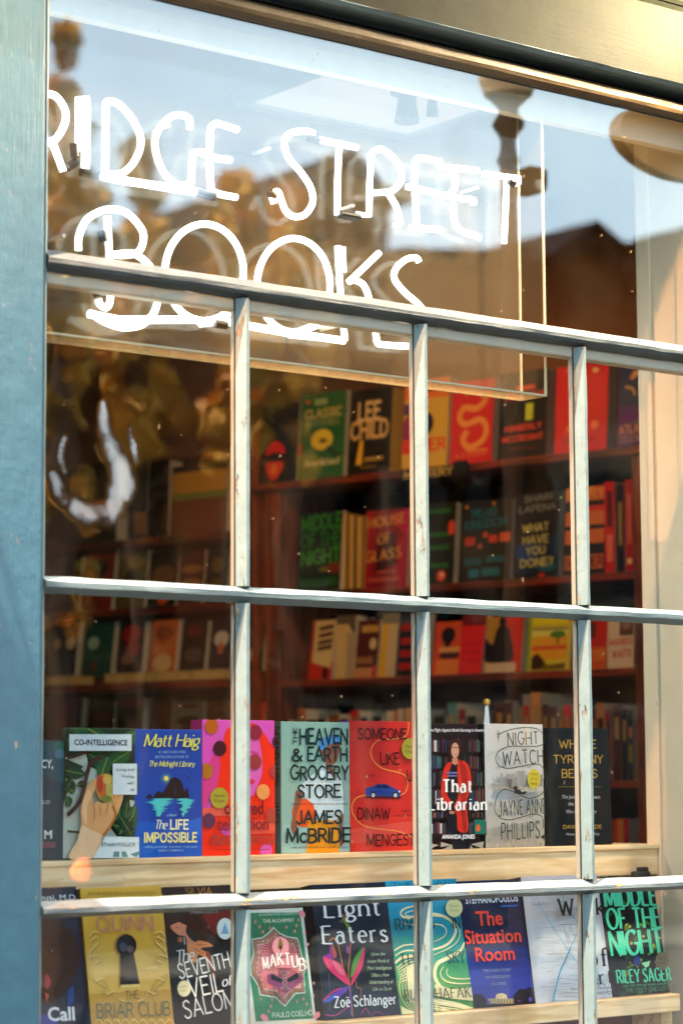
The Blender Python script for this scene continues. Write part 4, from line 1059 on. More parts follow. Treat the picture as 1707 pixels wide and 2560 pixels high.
# far bookcase
GA, GB, GC, GD = 'large books on the far bookcase', 'face-out books on the second row of the far bookcase', 'face-out books on the third row of the far bookcase', 'books low on the far bookcase'
z = zl[0]
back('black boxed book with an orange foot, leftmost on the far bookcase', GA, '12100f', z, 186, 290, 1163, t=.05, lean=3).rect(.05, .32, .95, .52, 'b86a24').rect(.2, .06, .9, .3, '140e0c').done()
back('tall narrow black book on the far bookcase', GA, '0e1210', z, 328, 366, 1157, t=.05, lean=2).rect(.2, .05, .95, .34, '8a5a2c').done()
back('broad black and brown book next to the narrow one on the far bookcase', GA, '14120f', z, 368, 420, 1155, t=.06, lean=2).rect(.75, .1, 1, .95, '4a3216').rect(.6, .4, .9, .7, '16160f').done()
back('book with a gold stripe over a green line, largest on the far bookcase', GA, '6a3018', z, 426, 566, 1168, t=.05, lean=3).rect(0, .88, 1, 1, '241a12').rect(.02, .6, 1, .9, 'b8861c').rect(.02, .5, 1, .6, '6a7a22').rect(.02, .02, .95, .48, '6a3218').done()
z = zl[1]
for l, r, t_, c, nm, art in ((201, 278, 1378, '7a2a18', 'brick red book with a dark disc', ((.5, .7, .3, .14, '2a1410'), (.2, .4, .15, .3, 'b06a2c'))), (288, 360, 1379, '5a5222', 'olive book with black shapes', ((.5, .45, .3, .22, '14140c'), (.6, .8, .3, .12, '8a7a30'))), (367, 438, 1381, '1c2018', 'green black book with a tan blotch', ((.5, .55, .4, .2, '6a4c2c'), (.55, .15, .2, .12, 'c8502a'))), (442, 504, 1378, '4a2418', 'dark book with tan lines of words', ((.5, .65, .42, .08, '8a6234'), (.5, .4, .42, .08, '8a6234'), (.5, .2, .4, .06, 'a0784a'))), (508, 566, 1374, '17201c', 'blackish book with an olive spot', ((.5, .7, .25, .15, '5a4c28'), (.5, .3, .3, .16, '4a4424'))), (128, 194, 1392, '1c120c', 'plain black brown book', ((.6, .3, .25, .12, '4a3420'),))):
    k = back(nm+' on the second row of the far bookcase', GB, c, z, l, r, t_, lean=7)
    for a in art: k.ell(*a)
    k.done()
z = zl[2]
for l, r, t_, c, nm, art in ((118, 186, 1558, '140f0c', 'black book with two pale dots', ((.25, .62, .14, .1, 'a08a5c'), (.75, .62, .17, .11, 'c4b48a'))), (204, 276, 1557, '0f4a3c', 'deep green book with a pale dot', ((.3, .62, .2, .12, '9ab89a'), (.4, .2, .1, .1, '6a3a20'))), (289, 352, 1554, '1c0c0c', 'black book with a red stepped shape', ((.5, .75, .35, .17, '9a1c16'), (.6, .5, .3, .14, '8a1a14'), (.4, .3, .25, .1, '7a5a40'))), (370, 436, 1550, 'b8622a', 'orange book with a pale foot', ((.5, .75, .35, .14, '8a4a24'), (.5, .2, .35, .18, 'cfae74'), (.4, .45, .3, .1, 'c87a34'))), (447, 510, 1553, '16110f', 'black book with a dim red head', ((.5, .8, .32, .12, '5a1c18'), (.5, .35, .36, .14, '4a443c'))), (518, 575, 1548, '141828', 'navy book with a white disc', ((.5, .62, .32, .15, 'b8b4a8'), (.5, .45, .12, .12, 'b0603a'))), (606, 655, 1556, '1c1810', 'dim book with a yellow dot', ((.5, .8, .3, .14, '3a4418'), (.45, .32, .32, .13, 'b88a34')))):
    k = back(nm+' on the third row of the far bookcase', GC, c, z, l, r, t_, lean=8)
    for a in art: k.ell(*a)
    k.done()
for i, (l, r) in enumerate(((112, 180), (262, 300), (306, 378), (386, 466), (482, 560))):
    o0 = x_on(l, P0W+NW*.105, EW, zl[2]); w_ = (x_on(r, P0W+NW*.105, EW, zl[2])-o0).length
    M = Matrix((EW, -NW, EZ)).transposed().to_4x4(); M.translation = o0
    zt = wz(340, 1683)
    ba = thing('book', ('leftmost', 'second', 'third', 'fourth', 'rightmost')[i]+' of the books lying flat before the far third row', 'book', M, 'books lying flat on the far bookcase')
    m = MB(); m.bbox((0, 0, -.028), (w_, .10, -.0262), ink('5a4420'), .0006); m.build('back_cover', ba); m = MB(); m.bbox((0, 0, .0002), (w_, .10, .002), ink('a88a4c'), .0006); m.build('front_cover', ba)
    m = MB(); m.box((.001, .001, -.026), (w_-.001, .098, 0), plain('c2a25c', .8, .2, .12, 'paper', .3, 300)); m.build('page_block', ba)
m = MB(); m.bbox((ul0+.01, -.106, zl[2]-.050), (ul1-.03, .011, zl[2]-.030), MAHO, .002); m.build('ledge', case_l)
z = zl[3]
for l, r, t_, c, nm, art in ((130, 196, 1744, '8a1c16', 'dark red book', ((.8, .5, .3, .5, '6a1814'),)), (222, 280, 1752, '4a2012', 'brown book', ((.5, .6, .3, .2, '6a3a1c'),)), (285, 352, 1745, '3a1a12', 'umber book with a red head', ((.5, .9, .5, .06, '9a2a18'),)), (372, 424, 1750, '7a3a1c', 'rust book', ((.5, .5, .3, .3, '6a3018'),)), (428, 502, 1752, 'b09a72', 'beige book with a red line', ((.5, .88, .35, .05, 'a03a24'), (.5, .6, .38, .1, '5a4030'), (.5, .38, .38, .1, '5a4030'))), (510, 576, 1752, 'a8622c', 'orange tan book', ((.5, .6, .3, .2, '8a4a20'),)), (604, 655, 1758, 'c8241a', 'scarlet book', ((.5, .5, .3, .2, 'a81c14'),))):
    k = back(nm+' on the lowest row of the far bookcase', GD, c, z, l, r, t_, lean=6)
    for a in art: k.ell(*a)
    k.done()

# ---------------------------------------------------------------- the window display: upper shelf
def up(label, col, l, r, top, z, **k):
    return Book(label, GU, col, (0, YU, 0), EX, zU, l, r, top, z=z, **k)
def low(label, col, l, r, top, z, **k):
    return Book(label, GL, col, (0, YL, 0), EX, zL, l, r, top, z=z, **k)

bk = up('dark teal hardcover at the far left end of the upper shelf', '123c4c', 40, 158, (44, 1850), ZA, t=.03)
bk.poly([(-200, 285), (200, 285), (195, 700), (-200, 500)], '1b4c5a').ell(140, 330, 50, 46, '1d6a5c').ell(150, 400, 48, 46, '48758a')
bk.text('CY,', (-22, 535), (88, 535), 78, 'd6dde0', 'sans', bold=.02)
bk.text('RLD', (-30, 878), (58, 878), 34, 'c3ced2', 'sans').text('M', (2, 1210), (76, 1210), 78, 'd6dde0', 'sans', bold=.02)
bk.rect(-200, 1240, 110, 1300, '6a4658').done()

bk = up('hardcover with a hand reaching for a mango among dark green leaves', '17301f', 158, 337, (162, 1819), ZA, t=.026, spine='141d16')
rnd = random.Random(4)
bk.poly([(200, 440), (400, 385), (430, 520), (590, 590), (620, 640), (640, 900), (560, 1010), (700, 1190), (870, 1200), (880, 1400), (180, 1400), (190, 870), (270, 640), (380, 520)], 'b7c0b4')
bk.poly([(690, 860), (730, 840), (720, 960), (680, 980)], 'b7c0b4').poly([(820, 840), (868, 850), (860, 890), (825, 920)], 'aebca8')
for x, y, l, w, a in ((230, 150, 240, 110, .1), (420, 160, 260, 100, .5), (880, 180, 230, 120, 2.3), (820, 370, 330, 150, 2.55), (420, 400, 250, 150, .55), (600, 430, 230, 130, 1.9), (200, 560, 190, 130, .2), (200, 640, 160, 120, 1.1), (250, 640, 120, 90, 1.9), (300, 700, 100, 60, -.3), (200, 800, 110, 90, 1.3), (700, 900, 190, 95, 1.5), (780, 860, 260, 110, 1.7), (850, 900, 300, 120, 1.8), (640, 1080, 230, 120, .3), (820, 1000, 220, 110, 2.2), (700, 1000, 230, 100, 1.0), (330, 220, 130, 60, 2.6), (860, 520, 280, 130, 1.75), (200, 250, 150, 70, 1.1)):
    g = rnd.choice(('1c4a2a', '24512f', '163a24', '2d5c38', '12301f'))
    bk.poly(leafp(x, y, l, w, a), g, sm=True)
    c, d = math.cos(a), math.sin(a)
    bk.line([(x, y), (x+l*.95*c, y+l*.95*d)], 7, rnd.choice(('6f8a3c', '587a38', 'a3a04e')), sm=False)
    for q in (.3, .5, .7):
        bk.line([(x+l*q*c, y+l*q*d), (x+l*(q+.15)*c-w*.3*d, y+l*(q+.15)*d+w*.3*c)], 3, '4a7038', sm=False)
bk.line([(190, 440), (270, 420), (390, 375)], 34, '2e1d1a').line([(190, 985), (260, 920), (330, 800), (400, 520), (470, 450), (520, 430)], 46, '3a2620').line([(190, 1140), (320, 1150)], 24, '3c3a22')
bk.line([(590, 600), (585, 540), (600, 480)], 9, '4a5a2a')
bk.poly([(440, 640), (475, 655), (458, 740), (430, 800), (450, 880), (480, 850), (520, 870), (600, 850), (640, 820), (668, 640), (690, 625), (725, 760), (712, 860), (672, 960), (640, 1040), (585, 1140), (520, 1195), (480, 1280), (430, 1395), (205, 1395), (285, 1230), (325, 1090), (318, 940), (345, 820), (385, 710)], 'd79f68', sm=True)
bk.poly([(325, 1090), (400, 1120), (520, 1195), (430, 1395), (205, 1395), (285, 1230)], 'e6bd93', sm=True)
bk.poly([(330, 950), (350, 830), (395, 740), (420, 800), (380, 900), (370, 1080)], 'e8b886', sm=True)
bk.line([(620, 900), (650, 980), (600, 1090), (530, 1180)], 26, 'a8622f').line([(430, 860), (450, 960), (440, 1040)], 12, 'b87840').line([(500, 890), (510, 980)], 10, 'b87840').line([(575, 880), (560, 970)], 10, 'b87840')
bk.ell(563, 728, 103, 140, 'b8a24a', rot=-.12).ell(520, 715, 55, 120, 'c8632e', rot=-.1).ell(500, 690, 30, 80, 'b5432a').ell(605, 760, 48, 95, 'a9ab55', rot=-.15).ell(560, 830, 50, 34, '7c7a34').ell(565, 650, 40, 40, 'd0a850')
bk.poly([(600, 715), (620, 715), (668, 820), (655, 900), (620, 860)], 'd89a60', sm=True).line([(612, 730), (640, 830)], 7, '9a5c2c').line([(662, 830), (676, 760), (664, 690)], 6, '9a5c2c')
bk.rect(205, 214, 797, 372, 'cbd8dc').rect(618, 494, 848, 790, 'cbd8dc').poly([(545, 1190), (872, 1195), (868, 1390), (432, 1395)], 'd3dee0')
bk.poly([(630, 1335), (680, 1330), (680, 1385), (615, 1385)], '5f8a84').poly([(700, 1330), (740, 1332), (765, 1385), (705, 1385)], '5f8a84').poly([(780, 1360), (866, 1330), (866, 1362), (840, 1385)], '5f8a84')
bk.text('CO-INTELLIGENCE', (250, 316), (757, 320), 52, '141c22', 'sans', bold=.02)
for tx, x, y in (('Living and', 650, 562), ('Working', 698, 626), ('with', 750, 692), ('AI', 785, 756)):
    bk.text(tx, (x, y), (819, y), 27, '28323a', 'sans', 'subtitle')
bk.text('ETHAN MOLLICK', (508, 1284), (832, 1282), 36, '2c3840', 'sans', 'author_name').done()

bk = up('bright blue hardcover with yellow script and a black island at sea', '0643a4', 337, 504.5, (340.5, 1822.5), ZA, t=.028)
bk.rect(800, 1050, 1600, 1420, '0a55b8').poly([(870, 1230), (1510, 1000), (1510, 1180), (870, 1380)], '1a62c4')  # lighter foot and slanting band paint sunlight onto the cover
bk.ell(1168, 636, 58, 60, '1a5aa0').ell(1168, 636, 40, 42, '3c78a0').ell(1168, 635, 21, 23, 'e8d44a')
bk.poly([(1040, 825), (1062, 780), (1100, 752), (1125, 775), (1160, 735), (1185, 690), (1205, 640), (1245, 622), (1300, 645), (1325, 690), (1340, 770), (1358, 725), (1375, 735), (1392, 826)], '0a0e18')
bk.poly([(968, 826), (995, 790), (1020, 782), (1042, 826)], '0a0e18').line([(1250, 700), (1252, 800)], 6, '1a3a6a')
rnd = random.Random(8)
for cx, w0, n in ((1120, 150, 17), (1350, 95, 17)):
    for i in range(n):
        t = i/n; w = w0*(1-t*.9)*rnd.uniform(.65, 1.1); o = rnd.uniform(-25, 25)*(1-t*.3)-(t*40 if cx < 1200 else t*30)
        y = 826+i*10
        bk.poly([(cx+o-w, y+5), (cx+o-w*.4, y), (cx+o+w*.5, y), (cx+o+w, y+6), (cx+o+w*.3, y+12), (cx+o-w*.6, y+12)], '46c2c4')
for x, y in ((1330, 605), (1370, 628), (1398, 585)): bk.line([(x-12, y-6), (x, y+3), (x+12, y-6)], 6, '0a1a3a', sm=False)
bk.text('Matt Haig', (945, 330), (1458, 330), 118, 'e4e04a', 'script', 'author_name', wt=.125, thin=.06)
bk.text('#1 NEW YORK TIMES', (1080, 395), (1338, 395), 24, '7fb4d8', 'sans', 'subtitle').text('BESTSELLING AUTHOR OF', (1048, 442), (1366, 440), 24, '7fb4d8', 'sans', 'subtitle')
bk.text('The Midnight Library', (985, 520), (1418, 522), 52, 'd6d65a', 'script', 'subtitle', wt=.15, thin=.08)
bk.text('a Novel', (1155, 998), (1242, 998), 26, '9ac4dc', 'script', 'subtitle')
bk.text('The', (1040, 1118), (1152, 1118), 84, 'e6e6c8', 'script', wt=.14, thin=.07).text('LIFE', (1192, 1117), (1356, 1117), 84, 'f0e9b8', 'cond')
bk.text('IMPOSSIBLE', (942, 1242), (1437, 1238), 84, 'efe28a', 'cond')
bk.text('Uplifting and tender, from letter to the heart', (935, 1298), (1440, 1296), 20, '8ab8dc', 'script', 'subtitle').text('BENEDICT CUMBERBATCH', (1070, 1332), (1310, 1330), 17, '9ac0dc', 'sans', 'subtitle').done()

bk = up('hot pink hardcover with coloured spots over a red haired face', 'd94fb4', 506, 687, (510, 1799), ZB, t=.036, spine='a8246c')
bk.poly([(310, 150), (250, 330), (190, 640), (150, 900), (60, 960), (60, 1370), (760, 1360), (775, 480), (705, 290), (610, 160), (530, 110)], 'ee2a0e', sm=True)
bk.poly([(175, 400), (230, 480), (200, 700), (130, 800), (80, 960), (60, 700), (120, 500)], 'd83a86', sm=True)
bk.poly([(420, 180), (560, 190), (615, 330), (632, 560), (590, 700), (540, 800), (430, 820), (360, 640), (340, 380)], 'dd5cae', sm=True).poly([(520, 370), (590, 380), (600, 420), (520, 400)], 'c83a80').poly([(520, 640), (560, 655), (545, 690), (515, 685)], 'd82a3a', sm=True)
bk.poly([(230, 1100), (420, 1090), (520, 1150), (400, 1180), (260, 1170)], 'd84fa0', sm=True).poly([(620, 1290), (700, 1260), (720, 1350), (620, 1360)], 'dd5cb0', sm=True).poly([(60, 920), (330, 900), (330, 990), (60, 1000)], 'e85a4a').poly([(520, 1040), (755, 1030), (755, 1160), (520, 1170)], 'e8503a')
for x, y, c in ((147, 138, 'b65a12'), (225, 348, '3c0a1c'), (563, 196, '8c1c3c'), (790, 285, '481432'), (95, 565, 'ab6a16'), (558, 478, '9c3238'), (765, 565, 'ad3c3a'), (636, 763, 'ec9650'), (118, 1040, '5c2c4c'), (722, 985, 'b23c30'), (400, 560, 'a0303c'), (420, 300, 'c04a20')):
    bk.ell(x, y, 63, 74, c)
bk.seal(217, 822, 88, 100, 'a8992e', ('Signed', 'Copy'))
bk.text('colored', (262, 975), (636, 975), 118, '7e1c26', 'sans', bold=.025).text('television', (195, 1128), (686, 1122), 118, '98202a', 'sans', bold=.025)
bk.text('danzy senna', (125, 1265), (740, 1260), 118, 'b03a30', 'sans', 'author_name', bold=.025).text('a novel from the author of caucasia', (180, 1325), (695, 1320), 20, '5a1420', 'sans', 'subtitle').done()

bk = up('sage green hardcover with a man in a blue cap holding an orange ball', '86ada2', 703.5, 876, (707, 1803.5), ZB, t=.03, spine='3f5654')
bk.poly([(830, 1080), (1490, 1080), (1480, 1360), (810, 1360)], '90b9b4')
bk.poly([(1195, 350), (1280, 300), (1365, 300), (1372, 360), (1342, 470), (1300, 520), (1330, 660), (1260, 600), (1230, 560), (1240, 480), (1212, 420)], '855443', sm=True)
bk.poly([(1165, 335), (1195, 270), (1270, 222), (1340, 218), (1388, 245), (1385, 300), (1355, 305), (1300, 300), (1240, 330), (1200, 365)], '4289cc', sm=True)
bk.ell(1030, 965, 114, 138, 'e4541a')
bk.poly([(955, 745), (1050, 650), (1180, 545), (1220, 495), (1330, 660), (1365, 590), (1390, 650), (1405, 800), (1408, 980), (1330, 1035), (1150, 1035), (1120, 880), (1050, 830), (1000, 745)], 'c2d8de')
bk.poly([(952, 765), (1000, 745), (1010, 830), (985, 900), (955, 1010), (972, 1140), (960, 1190), (905, 1120), (920, 1010), (940, 870)], '84553f', sm=True)
bk.poly([(1070, 1035), (1350, 1035), (1368, 1350), (1050, 1362)], 'dd951c').poly([(1370, 995), (1405, 980), (1395, 1130), (1408, 1240), (1375, 1285), (1362, 1180)], '84553f', sm=True)
bk.line([(1410, 700), (1420, 760), (1400, 830), (1440, 800)], 4, '6a9088')
D = '0c2a2e'
bk.text('THE', (962, 302), (960, 155), 44, D, 'hand', seed=2)
for tx, x0, x1, y, h, sd in (('HEAVEN', 992, 1442, 302, 138, 3), ('&', 915, 1005, 466, 118, 4), ('EARTH', 1065, 1436, 466, 122, 5), ('GROCERY', 900, 1446, 646, 128, 6), ('STORE', 970, 1370, 812, 116, 7)):
    bk.text(tx, (x0, y), (x1, y), h, D, 'hand', seed=sd)
bk.text('NEW YORK TIMES BESTSELLING AUTHOR', (905, 890), (1440, 888), 20, D, 'sans', 'subtitle')
bk.text('JAMES', (955, 1068), (1378, 1064), 122, D, 'hand', 'author_name', seed=9).text('McBRIDE', (860, 1246), (1460, 1238), 128, D, 'hand', 'author_name', seed=11)
bk.text('WINNER OF THE NATIONAL BOOK AWARD', (895, 1306), (1432, 1302), 17, D, 'sans', 'subtitle')
m = MB()
for tx, v0, v1 in (('THE HEAVEN & EARTH', .965, .51), ('JAMES', .40, .225)):
    g, wd = stroke_text(tx, .2, space=.22, jit=.05)
    L_ = (v0-v1)*bk.h; hh = .018
    for i, st in enumerate(g):
        for pl in st:
            m.add([(-.0012-i*1e-5, .024-q[1]*hh, v0*bk.h-q[0]*L_/wd) for q in pl], [range(len(pl))], ink('10181a'))
m.build('spine_title', bk.root)
bk.done()

bk = up('red hardcover with a blue car on a winding orange road', 'c22a26', 874, 1056, (880, 1801.5), ZC, t=.03, spine='5a3a8a')
bk.poly([(55, 1020), (900, 980), (900, 1360), (50, 1360)], 'ca3428').poly([(60, 1120), (640, 1040), (640, 1200), (60, 1260)], 'cf4a40')  # sunlight on the lower cover, painted as paler red and a slanting band
bk.line([(612, 95), (610, 170), (580, 235), (480, 258), (350, 262), (280, 310), (252, 390), (290, 480), (380, 545), (520, 580), (590, 620), (606, 690), (580, 770), (520, 800)], 13, 'e4803a')
bk.line([(205, 795), (120, 820), (74, 890), (85, 980), (160, 1070), (260, 1108), (400, 1125), (530, 1145), (640, 1195), (720, 1260)], 13, 'e4843e')
bk.poly([(200, 806), (540, 806), (535, 828), (205, 826)], '4a0f18').poly([(198, 735), (225, 722), (270, 712), (315, 688), (400, 688), (440, 708), (480, 733), (528, 748), (542, 785), (525, 806), (204, 800)], '183c8c')
bk.poly([(285, 722), (320, 696), (352, 695), (352, 726)], '0c1630').poly([(360, 695), (398, 696), (435, 726), (360, 726)], '0c1630').ell(523, 762, 8, 12, 'd0d8ea').line([(205, 762), (535, 770)], 4, '0f2a66', sm=False)
for x in (273, 484): bk.ell(x, 796, 26, 30, '12121a').ell(x, 796, 17, 20, 'b8bcc4')
K = '33090f'
for tx, x0, y0, x1, y1, h, sd in (('SOMEONE', 130, 255, 588, 258, 98, 1), ('LIKE', 345, 502, 516, 500, 108, 2), ('US', 597, 655, 690, 655, 100, 3)):
    bk.text(tx, (x0, y0), (x1, y1), h, K, 'mono', wt=.14, jit=.04, seed=sd)
bk.text('DINAW', (125, 1025), (426, 1022), 104, K, 'mono', 'author_name', wt=.13, jit=.03, seed=5).text('MENGESTU', (212, 1278), (735, 1272), 106, K, 'mono', 'author_name', wt=.12, jit=.03, seed=6)
bk.text('A NOVEL', (175, 620), (285, 618), 22, K, 'sans', 'subtitle').text('AUTHOR OF', (535, 955), (700, 953), 20, K, 'sans', 'subtitle').text('ALL OUR NAMES', (480, 1000), (720, 998), 20, K, 'sans', 'subtitle')
bk.seal(618, 350, 80, 100, '9a9434', ('Signed', 'Copy')).done()

bk = up('dark hardcover with a woman in a red cardigan before bookshelves', '1f1217', 1048, 1199, (1050, 1808), ZC, t=.028, spine='08090e')
rnd = random.Random(12)
for y0, y1 in ((245, 378), (405, 540), (560, 705), (725, 880), (945, 1010), (1040, 1160)):
    x = 725
    while x < 1300:
        w = rnd.uniform(9, 22)
        bk.rect(x, y0+rnd.uniform(0, 30), x+w, y1, rnd.choice(('3a2a4a', '5a2a34', '2a4a5c', '8a3a34', '4a5a62', 'a8603a', '2a2230', '6a6a78', '30304a', '3f6a6e', 'c8c4bc', '241a20', '442428', '1c2a40', '58503a')) if x < 935 else rnd.choice(('3a2024', '2a2a3c', '4a2a2c', '2f4a56', '55402f', '20181f', '6a3230', '2a3a5a', '4f4a44')))
        x += w+rnd.choice((1, 2, 3, 9))
    bk.rect(720, y1, 1310, y1+16, '2a171a')
bk.rect(1090, 230, 1125, 1180, '1c1014')
bk.poly([(935, 300), (985, 252), (1030, 280), (1045, 380), (1050, 470), (1010, 520), (940, 500), (928, 420)], '33190f', sm=True)
bk.poly([(950, 480), (1030, 480), (1040, 700), (1015, 970), (930, 870), (915, 600)], '12121a')
bk.poly([(890, 960), (1010, 950), (1110, 1140), (1125, 1325), (975, 1325), (965, 1180)], '0f1018')
bk.poly([(925, 488), (960, 482), (930, 600), (915, 780), (960, 860), (940, 900), (890, 850), (858, 800), (862, 680), (885, 545)], 'c82a1a', sm=True)
bk.poly([(1015, 490), (1075, 470), (1125, 525), (1145, 640), (1140, 760), (1100, 860), (1115, 1130), (1020, 1130), (1010, 1000), (980, 900), (1020, 800)], 'cf2e1c', sm=True)
bk.poly([(1040, 500), (1060, 700), (1050, 900), (1070, 1120), (1100, 1120), (1090, 860), (1110, 640), (1090, 520)], 'a3201a', sm=True)
bk.poly([(965, 440), (1015, 440), (1020, 490), (990, 510), (960, 490)], 'b9806a').ell(991, 368, 37, 72, 'c6937c').ell(960, 960, 26, 16, 'b9806a').line([(958, 340), (1028, 342)], 5, '2a1a18', sm=False).line([(985, 408), (1003, 408)], 6, '9a4a44', sm=False)
bk.line([(945, 330), (940, 440), (955, 480)], 16, '2a140c').line([(1035, 330), (1042, 430), (1050, 480)], 16, '2a140c')
for i in range(2): bk.rect(905+i*10, 575+i*28, 1010-i*4, 590+i*28, '6a70a8')
for pts in ([(850, 1240), (960, 1270), (850, 1290)], [(850, 1320), (960, 1265), (965, 1325)], [(1135, 1262), (1260, 1235), (1250, 1300)], [(1130, 1270), (1180, 1320), (1130, 1325)], [(740, 1250), (830, 1270), (740, 1310)]): bk.poly(pts, 'a89e8e')
bk.rect(1170, 1028, 1272, 1165, '1c6e60').poly([(1205, 1070), (1228, 1110), (1215, 1138), (1190, 1135), (1183, 1110)], 'd8622a', sm=True)
bk.text('The Fight Against Book Banning in America', (730, 188), (1274, 190), 29, 'd8d8de', 'sans', 'subtitle', bold=.015)
bk.text('That', (868, 765), (1146, 765), 116, 'f2f0ee', 'bserif').text('Librarian', (738, 935), (1284, 935), 112, 'f2f0ee', 'bserif')
bk.text('AMANDA JONES', (856, 1210), (1170, 1208), 38, 'eeeaea', 'sans', 'author_name', bold=.03).done()

bk = up('white hardcover with hand drawn lettering inside a looping line', 'c6c6c6', 1214, 1360, (1218, 1809), ZD, t=.03, spine='0c0f14')
bk.poly([(50, 870), (620, 740), (620, 1330), (50, 1330)], 'b9b6b0').poly([(50, 1120), (620, 1020), (620, 1330), (50, 1330)], 'a7a29a')
DG = '1d3a33'
rnd = random.Random(3)
for i in range(46):
    x, y = rnd.uniform(60, 610), rnd.uniform(1210, 1320); bk.line([(x, y), (x+rnd.uniform(-12, 12), y-rnd.uniform(10, 40))], rnd.uniform(3, 7), rnd.choice(('6a665c', '85807a', '4f4c46')), sm=False)
for i in range(26):
    y = rnd.uniform(680, 1200); x = rnd.uniform(60, 560); bk.line([(x, y), (x+rnd.uniform(20, 90), y+rnd.uniform(-9, 9))], 3, rnd.choice(('9a9790', '7f7c76', 'a9a69f')), sm=False)
for x0, y0, x1, y1 in ((148, 620, 320, 715), (215, 590, 290, 640), (318, 560, 395, 715), (395, 600, 560, 715), (545, 585, 565, 640), (60, 680, 150, 712), (148, 582, 175, 625)):
    bk.rect(x0, y0, x1, y1, 'a4a4a2')
    for i in range(int((x1-x0)/14)): bk.rect(x0+4+i*14, y0+10, x0+8+i*14, y1-8, '83837f')
bk.rect(225, 640, 255, 715, '63635f')
bk.line([(130, 215), (210, 180), (290, 160), (400, 150), (510, 170), (572, 250), (550, 310), (480, 330), (350, 328), (230, 330), (140, 370), (100, 440), (130, 510), (220, 540), (340, 520), (460, 500), (530, 510), (580, 580), (590, 660), (560, 760), (480, 815), (400, 820), (290, 770), (190, 740), (130, 780), (95, 870), (95, 950), (150, 1015), (250, 1030), (360, 1000), (470, 975), (540, 1000), (556, 1060), (550, 1110)], 9, DG)
bk.poly([(275, 710), (300, 705), (305, 740), (340, 745), (350, 765), (385, 755), (398, 765), (380, 790), (330, 785), (280, 780)], '16201e').poly([(560, 1170), (530, 1200), (590, 1230), (545, 1180), (600, 1180)], '2c302c')
for a in range(3): bk.line([(125+22*math.cos(a*1.05), 215+45*math.sin(a*1.05)), (125-22*math.cos(a*1.05), 215-45*math.sin(a*1.05))], 6, DG, sm=False)
bk.line([(125, 215), (123, 290)], 6, DG, sm=False)
bk.text('NIGHT', (213, 318), (508, 304), 118, DG, 'serif', wt=.13, thin=.08, serif=.08, jit=.04)
bk.text('WATCH', (165, 508), (555, 486), 128, DG, 'serif', wt=.13, thin=.08, serif=.08, jit=.04)
bk.text('JAYNE ANNE', (126, 995), (576, 965), 142, DG, 'serif', 'author_name', wt=.14, thin=.08, serif=.07, jit=.03)
bk.text('PHILLIPS', (146, 1216), (515, 1200), 152, DG, 'serif', 'author_name', wt=.14, thin=.08, serif=.07, jit=.03)
bk.seal(458, 640, 62, 94, 'c4b23c', ('WINNER', 'OF THE', 'PRIZE'), '8a7a20').done()

bk = up('black hardcover with gold capitals, last on the upper shelf', '0a1016', 1378, 1531, (1366, 1819), ZD, t=.03, spine='10141c')
bk.poly([(640, 160), (1240, 175), (1270, 800), (660, 600)], '0d151d')
GO = 'a98a3c'
for tx, x0, x1, y in (('WHERE', 755, 1103, 345), ('TYRANNY', 700, 1166, 490), ('BEGINS', 780, 1112, 626)): bk.text(tx, (x0, y), (x1, y), 76, GO, 'mono', wt=.11)
bk.rect(740, 712, 1152, 718, '6a5a2c')
for tx, x0, x1, y in (('The Justice Department,', 775, 1140, 828), ('the FBI, and the', 835, 1080, 895), ('War on Democracy', 815, 1106, 968)): bk.text(tx, (x0, y), (x1, y), 34, 'a8aab4', 'sans', 'subtitle', shear=.2)
bk.text('DAVID ROHDE', (785, 1118), (1152, 1115), 38, GO, 'sans', 'author_name').text('Winner of the Pulitzer Prize', (812, 1180), (1132, 1178), 24, '9aa0ac', 'sans', 'subtitle')
bk.line([(790, 695), (800, 655)], 8, '8a8a8a', sm=False).done()

# ---------------------------------------------------------------- the window display: lower shelf
S5 = 510/1568.0
ZE, ZF, ZG, ZH = (110, 2160, S5), (600, 2160, S4), (960, 2160, S4), (1297, 2140, S4)
bk = low('dark navy hardcover with half a face, cut off by the window post', '0b1a30', 60, 231, (22, 2222), ZE, t=.03)
bk.poly([(-250, 430), (60, 420), (180, 480), (250, 600), (275, 740), (215, 900), (120, 1040), (20, 1080), (-250, 1060)], '2a1613', sm=True)
bk.poly([(-200, 560), (40, 600), (90, 700), (150, 760), (120, 880), (40, 980), (-100, 960)], '3a1d17', sm=True).ell(62, 668, 30, 18, '14080a').ell(64, 668, 10, 9, '5a6070').line([(20, 625), (90, 625), (120, 660)], 16, '120808')
bk.poly([(10, 850), (45, 870), (50, 930), (15, 960)], 'a03a3c', sm=True).poly([(5, 990), (40, 1000), (20, 1060)], 'b0503a').poly([(180, 980), (225, 930), (232, 1060), (180, 1110)], '143c78').poly([(-50, 1140), (60, 1180), (120, 1240), (-50, 1240)], '3a3a8a')
bk.text('ousi, M.D.', (-40, 276), (256, 276), 40, 'c3d0dc', 'sans', 'author_name')
bk.text('Call', (32, 1206), (237, 1200), 100, 'd3dae0', 'sans', bold=.02).done()

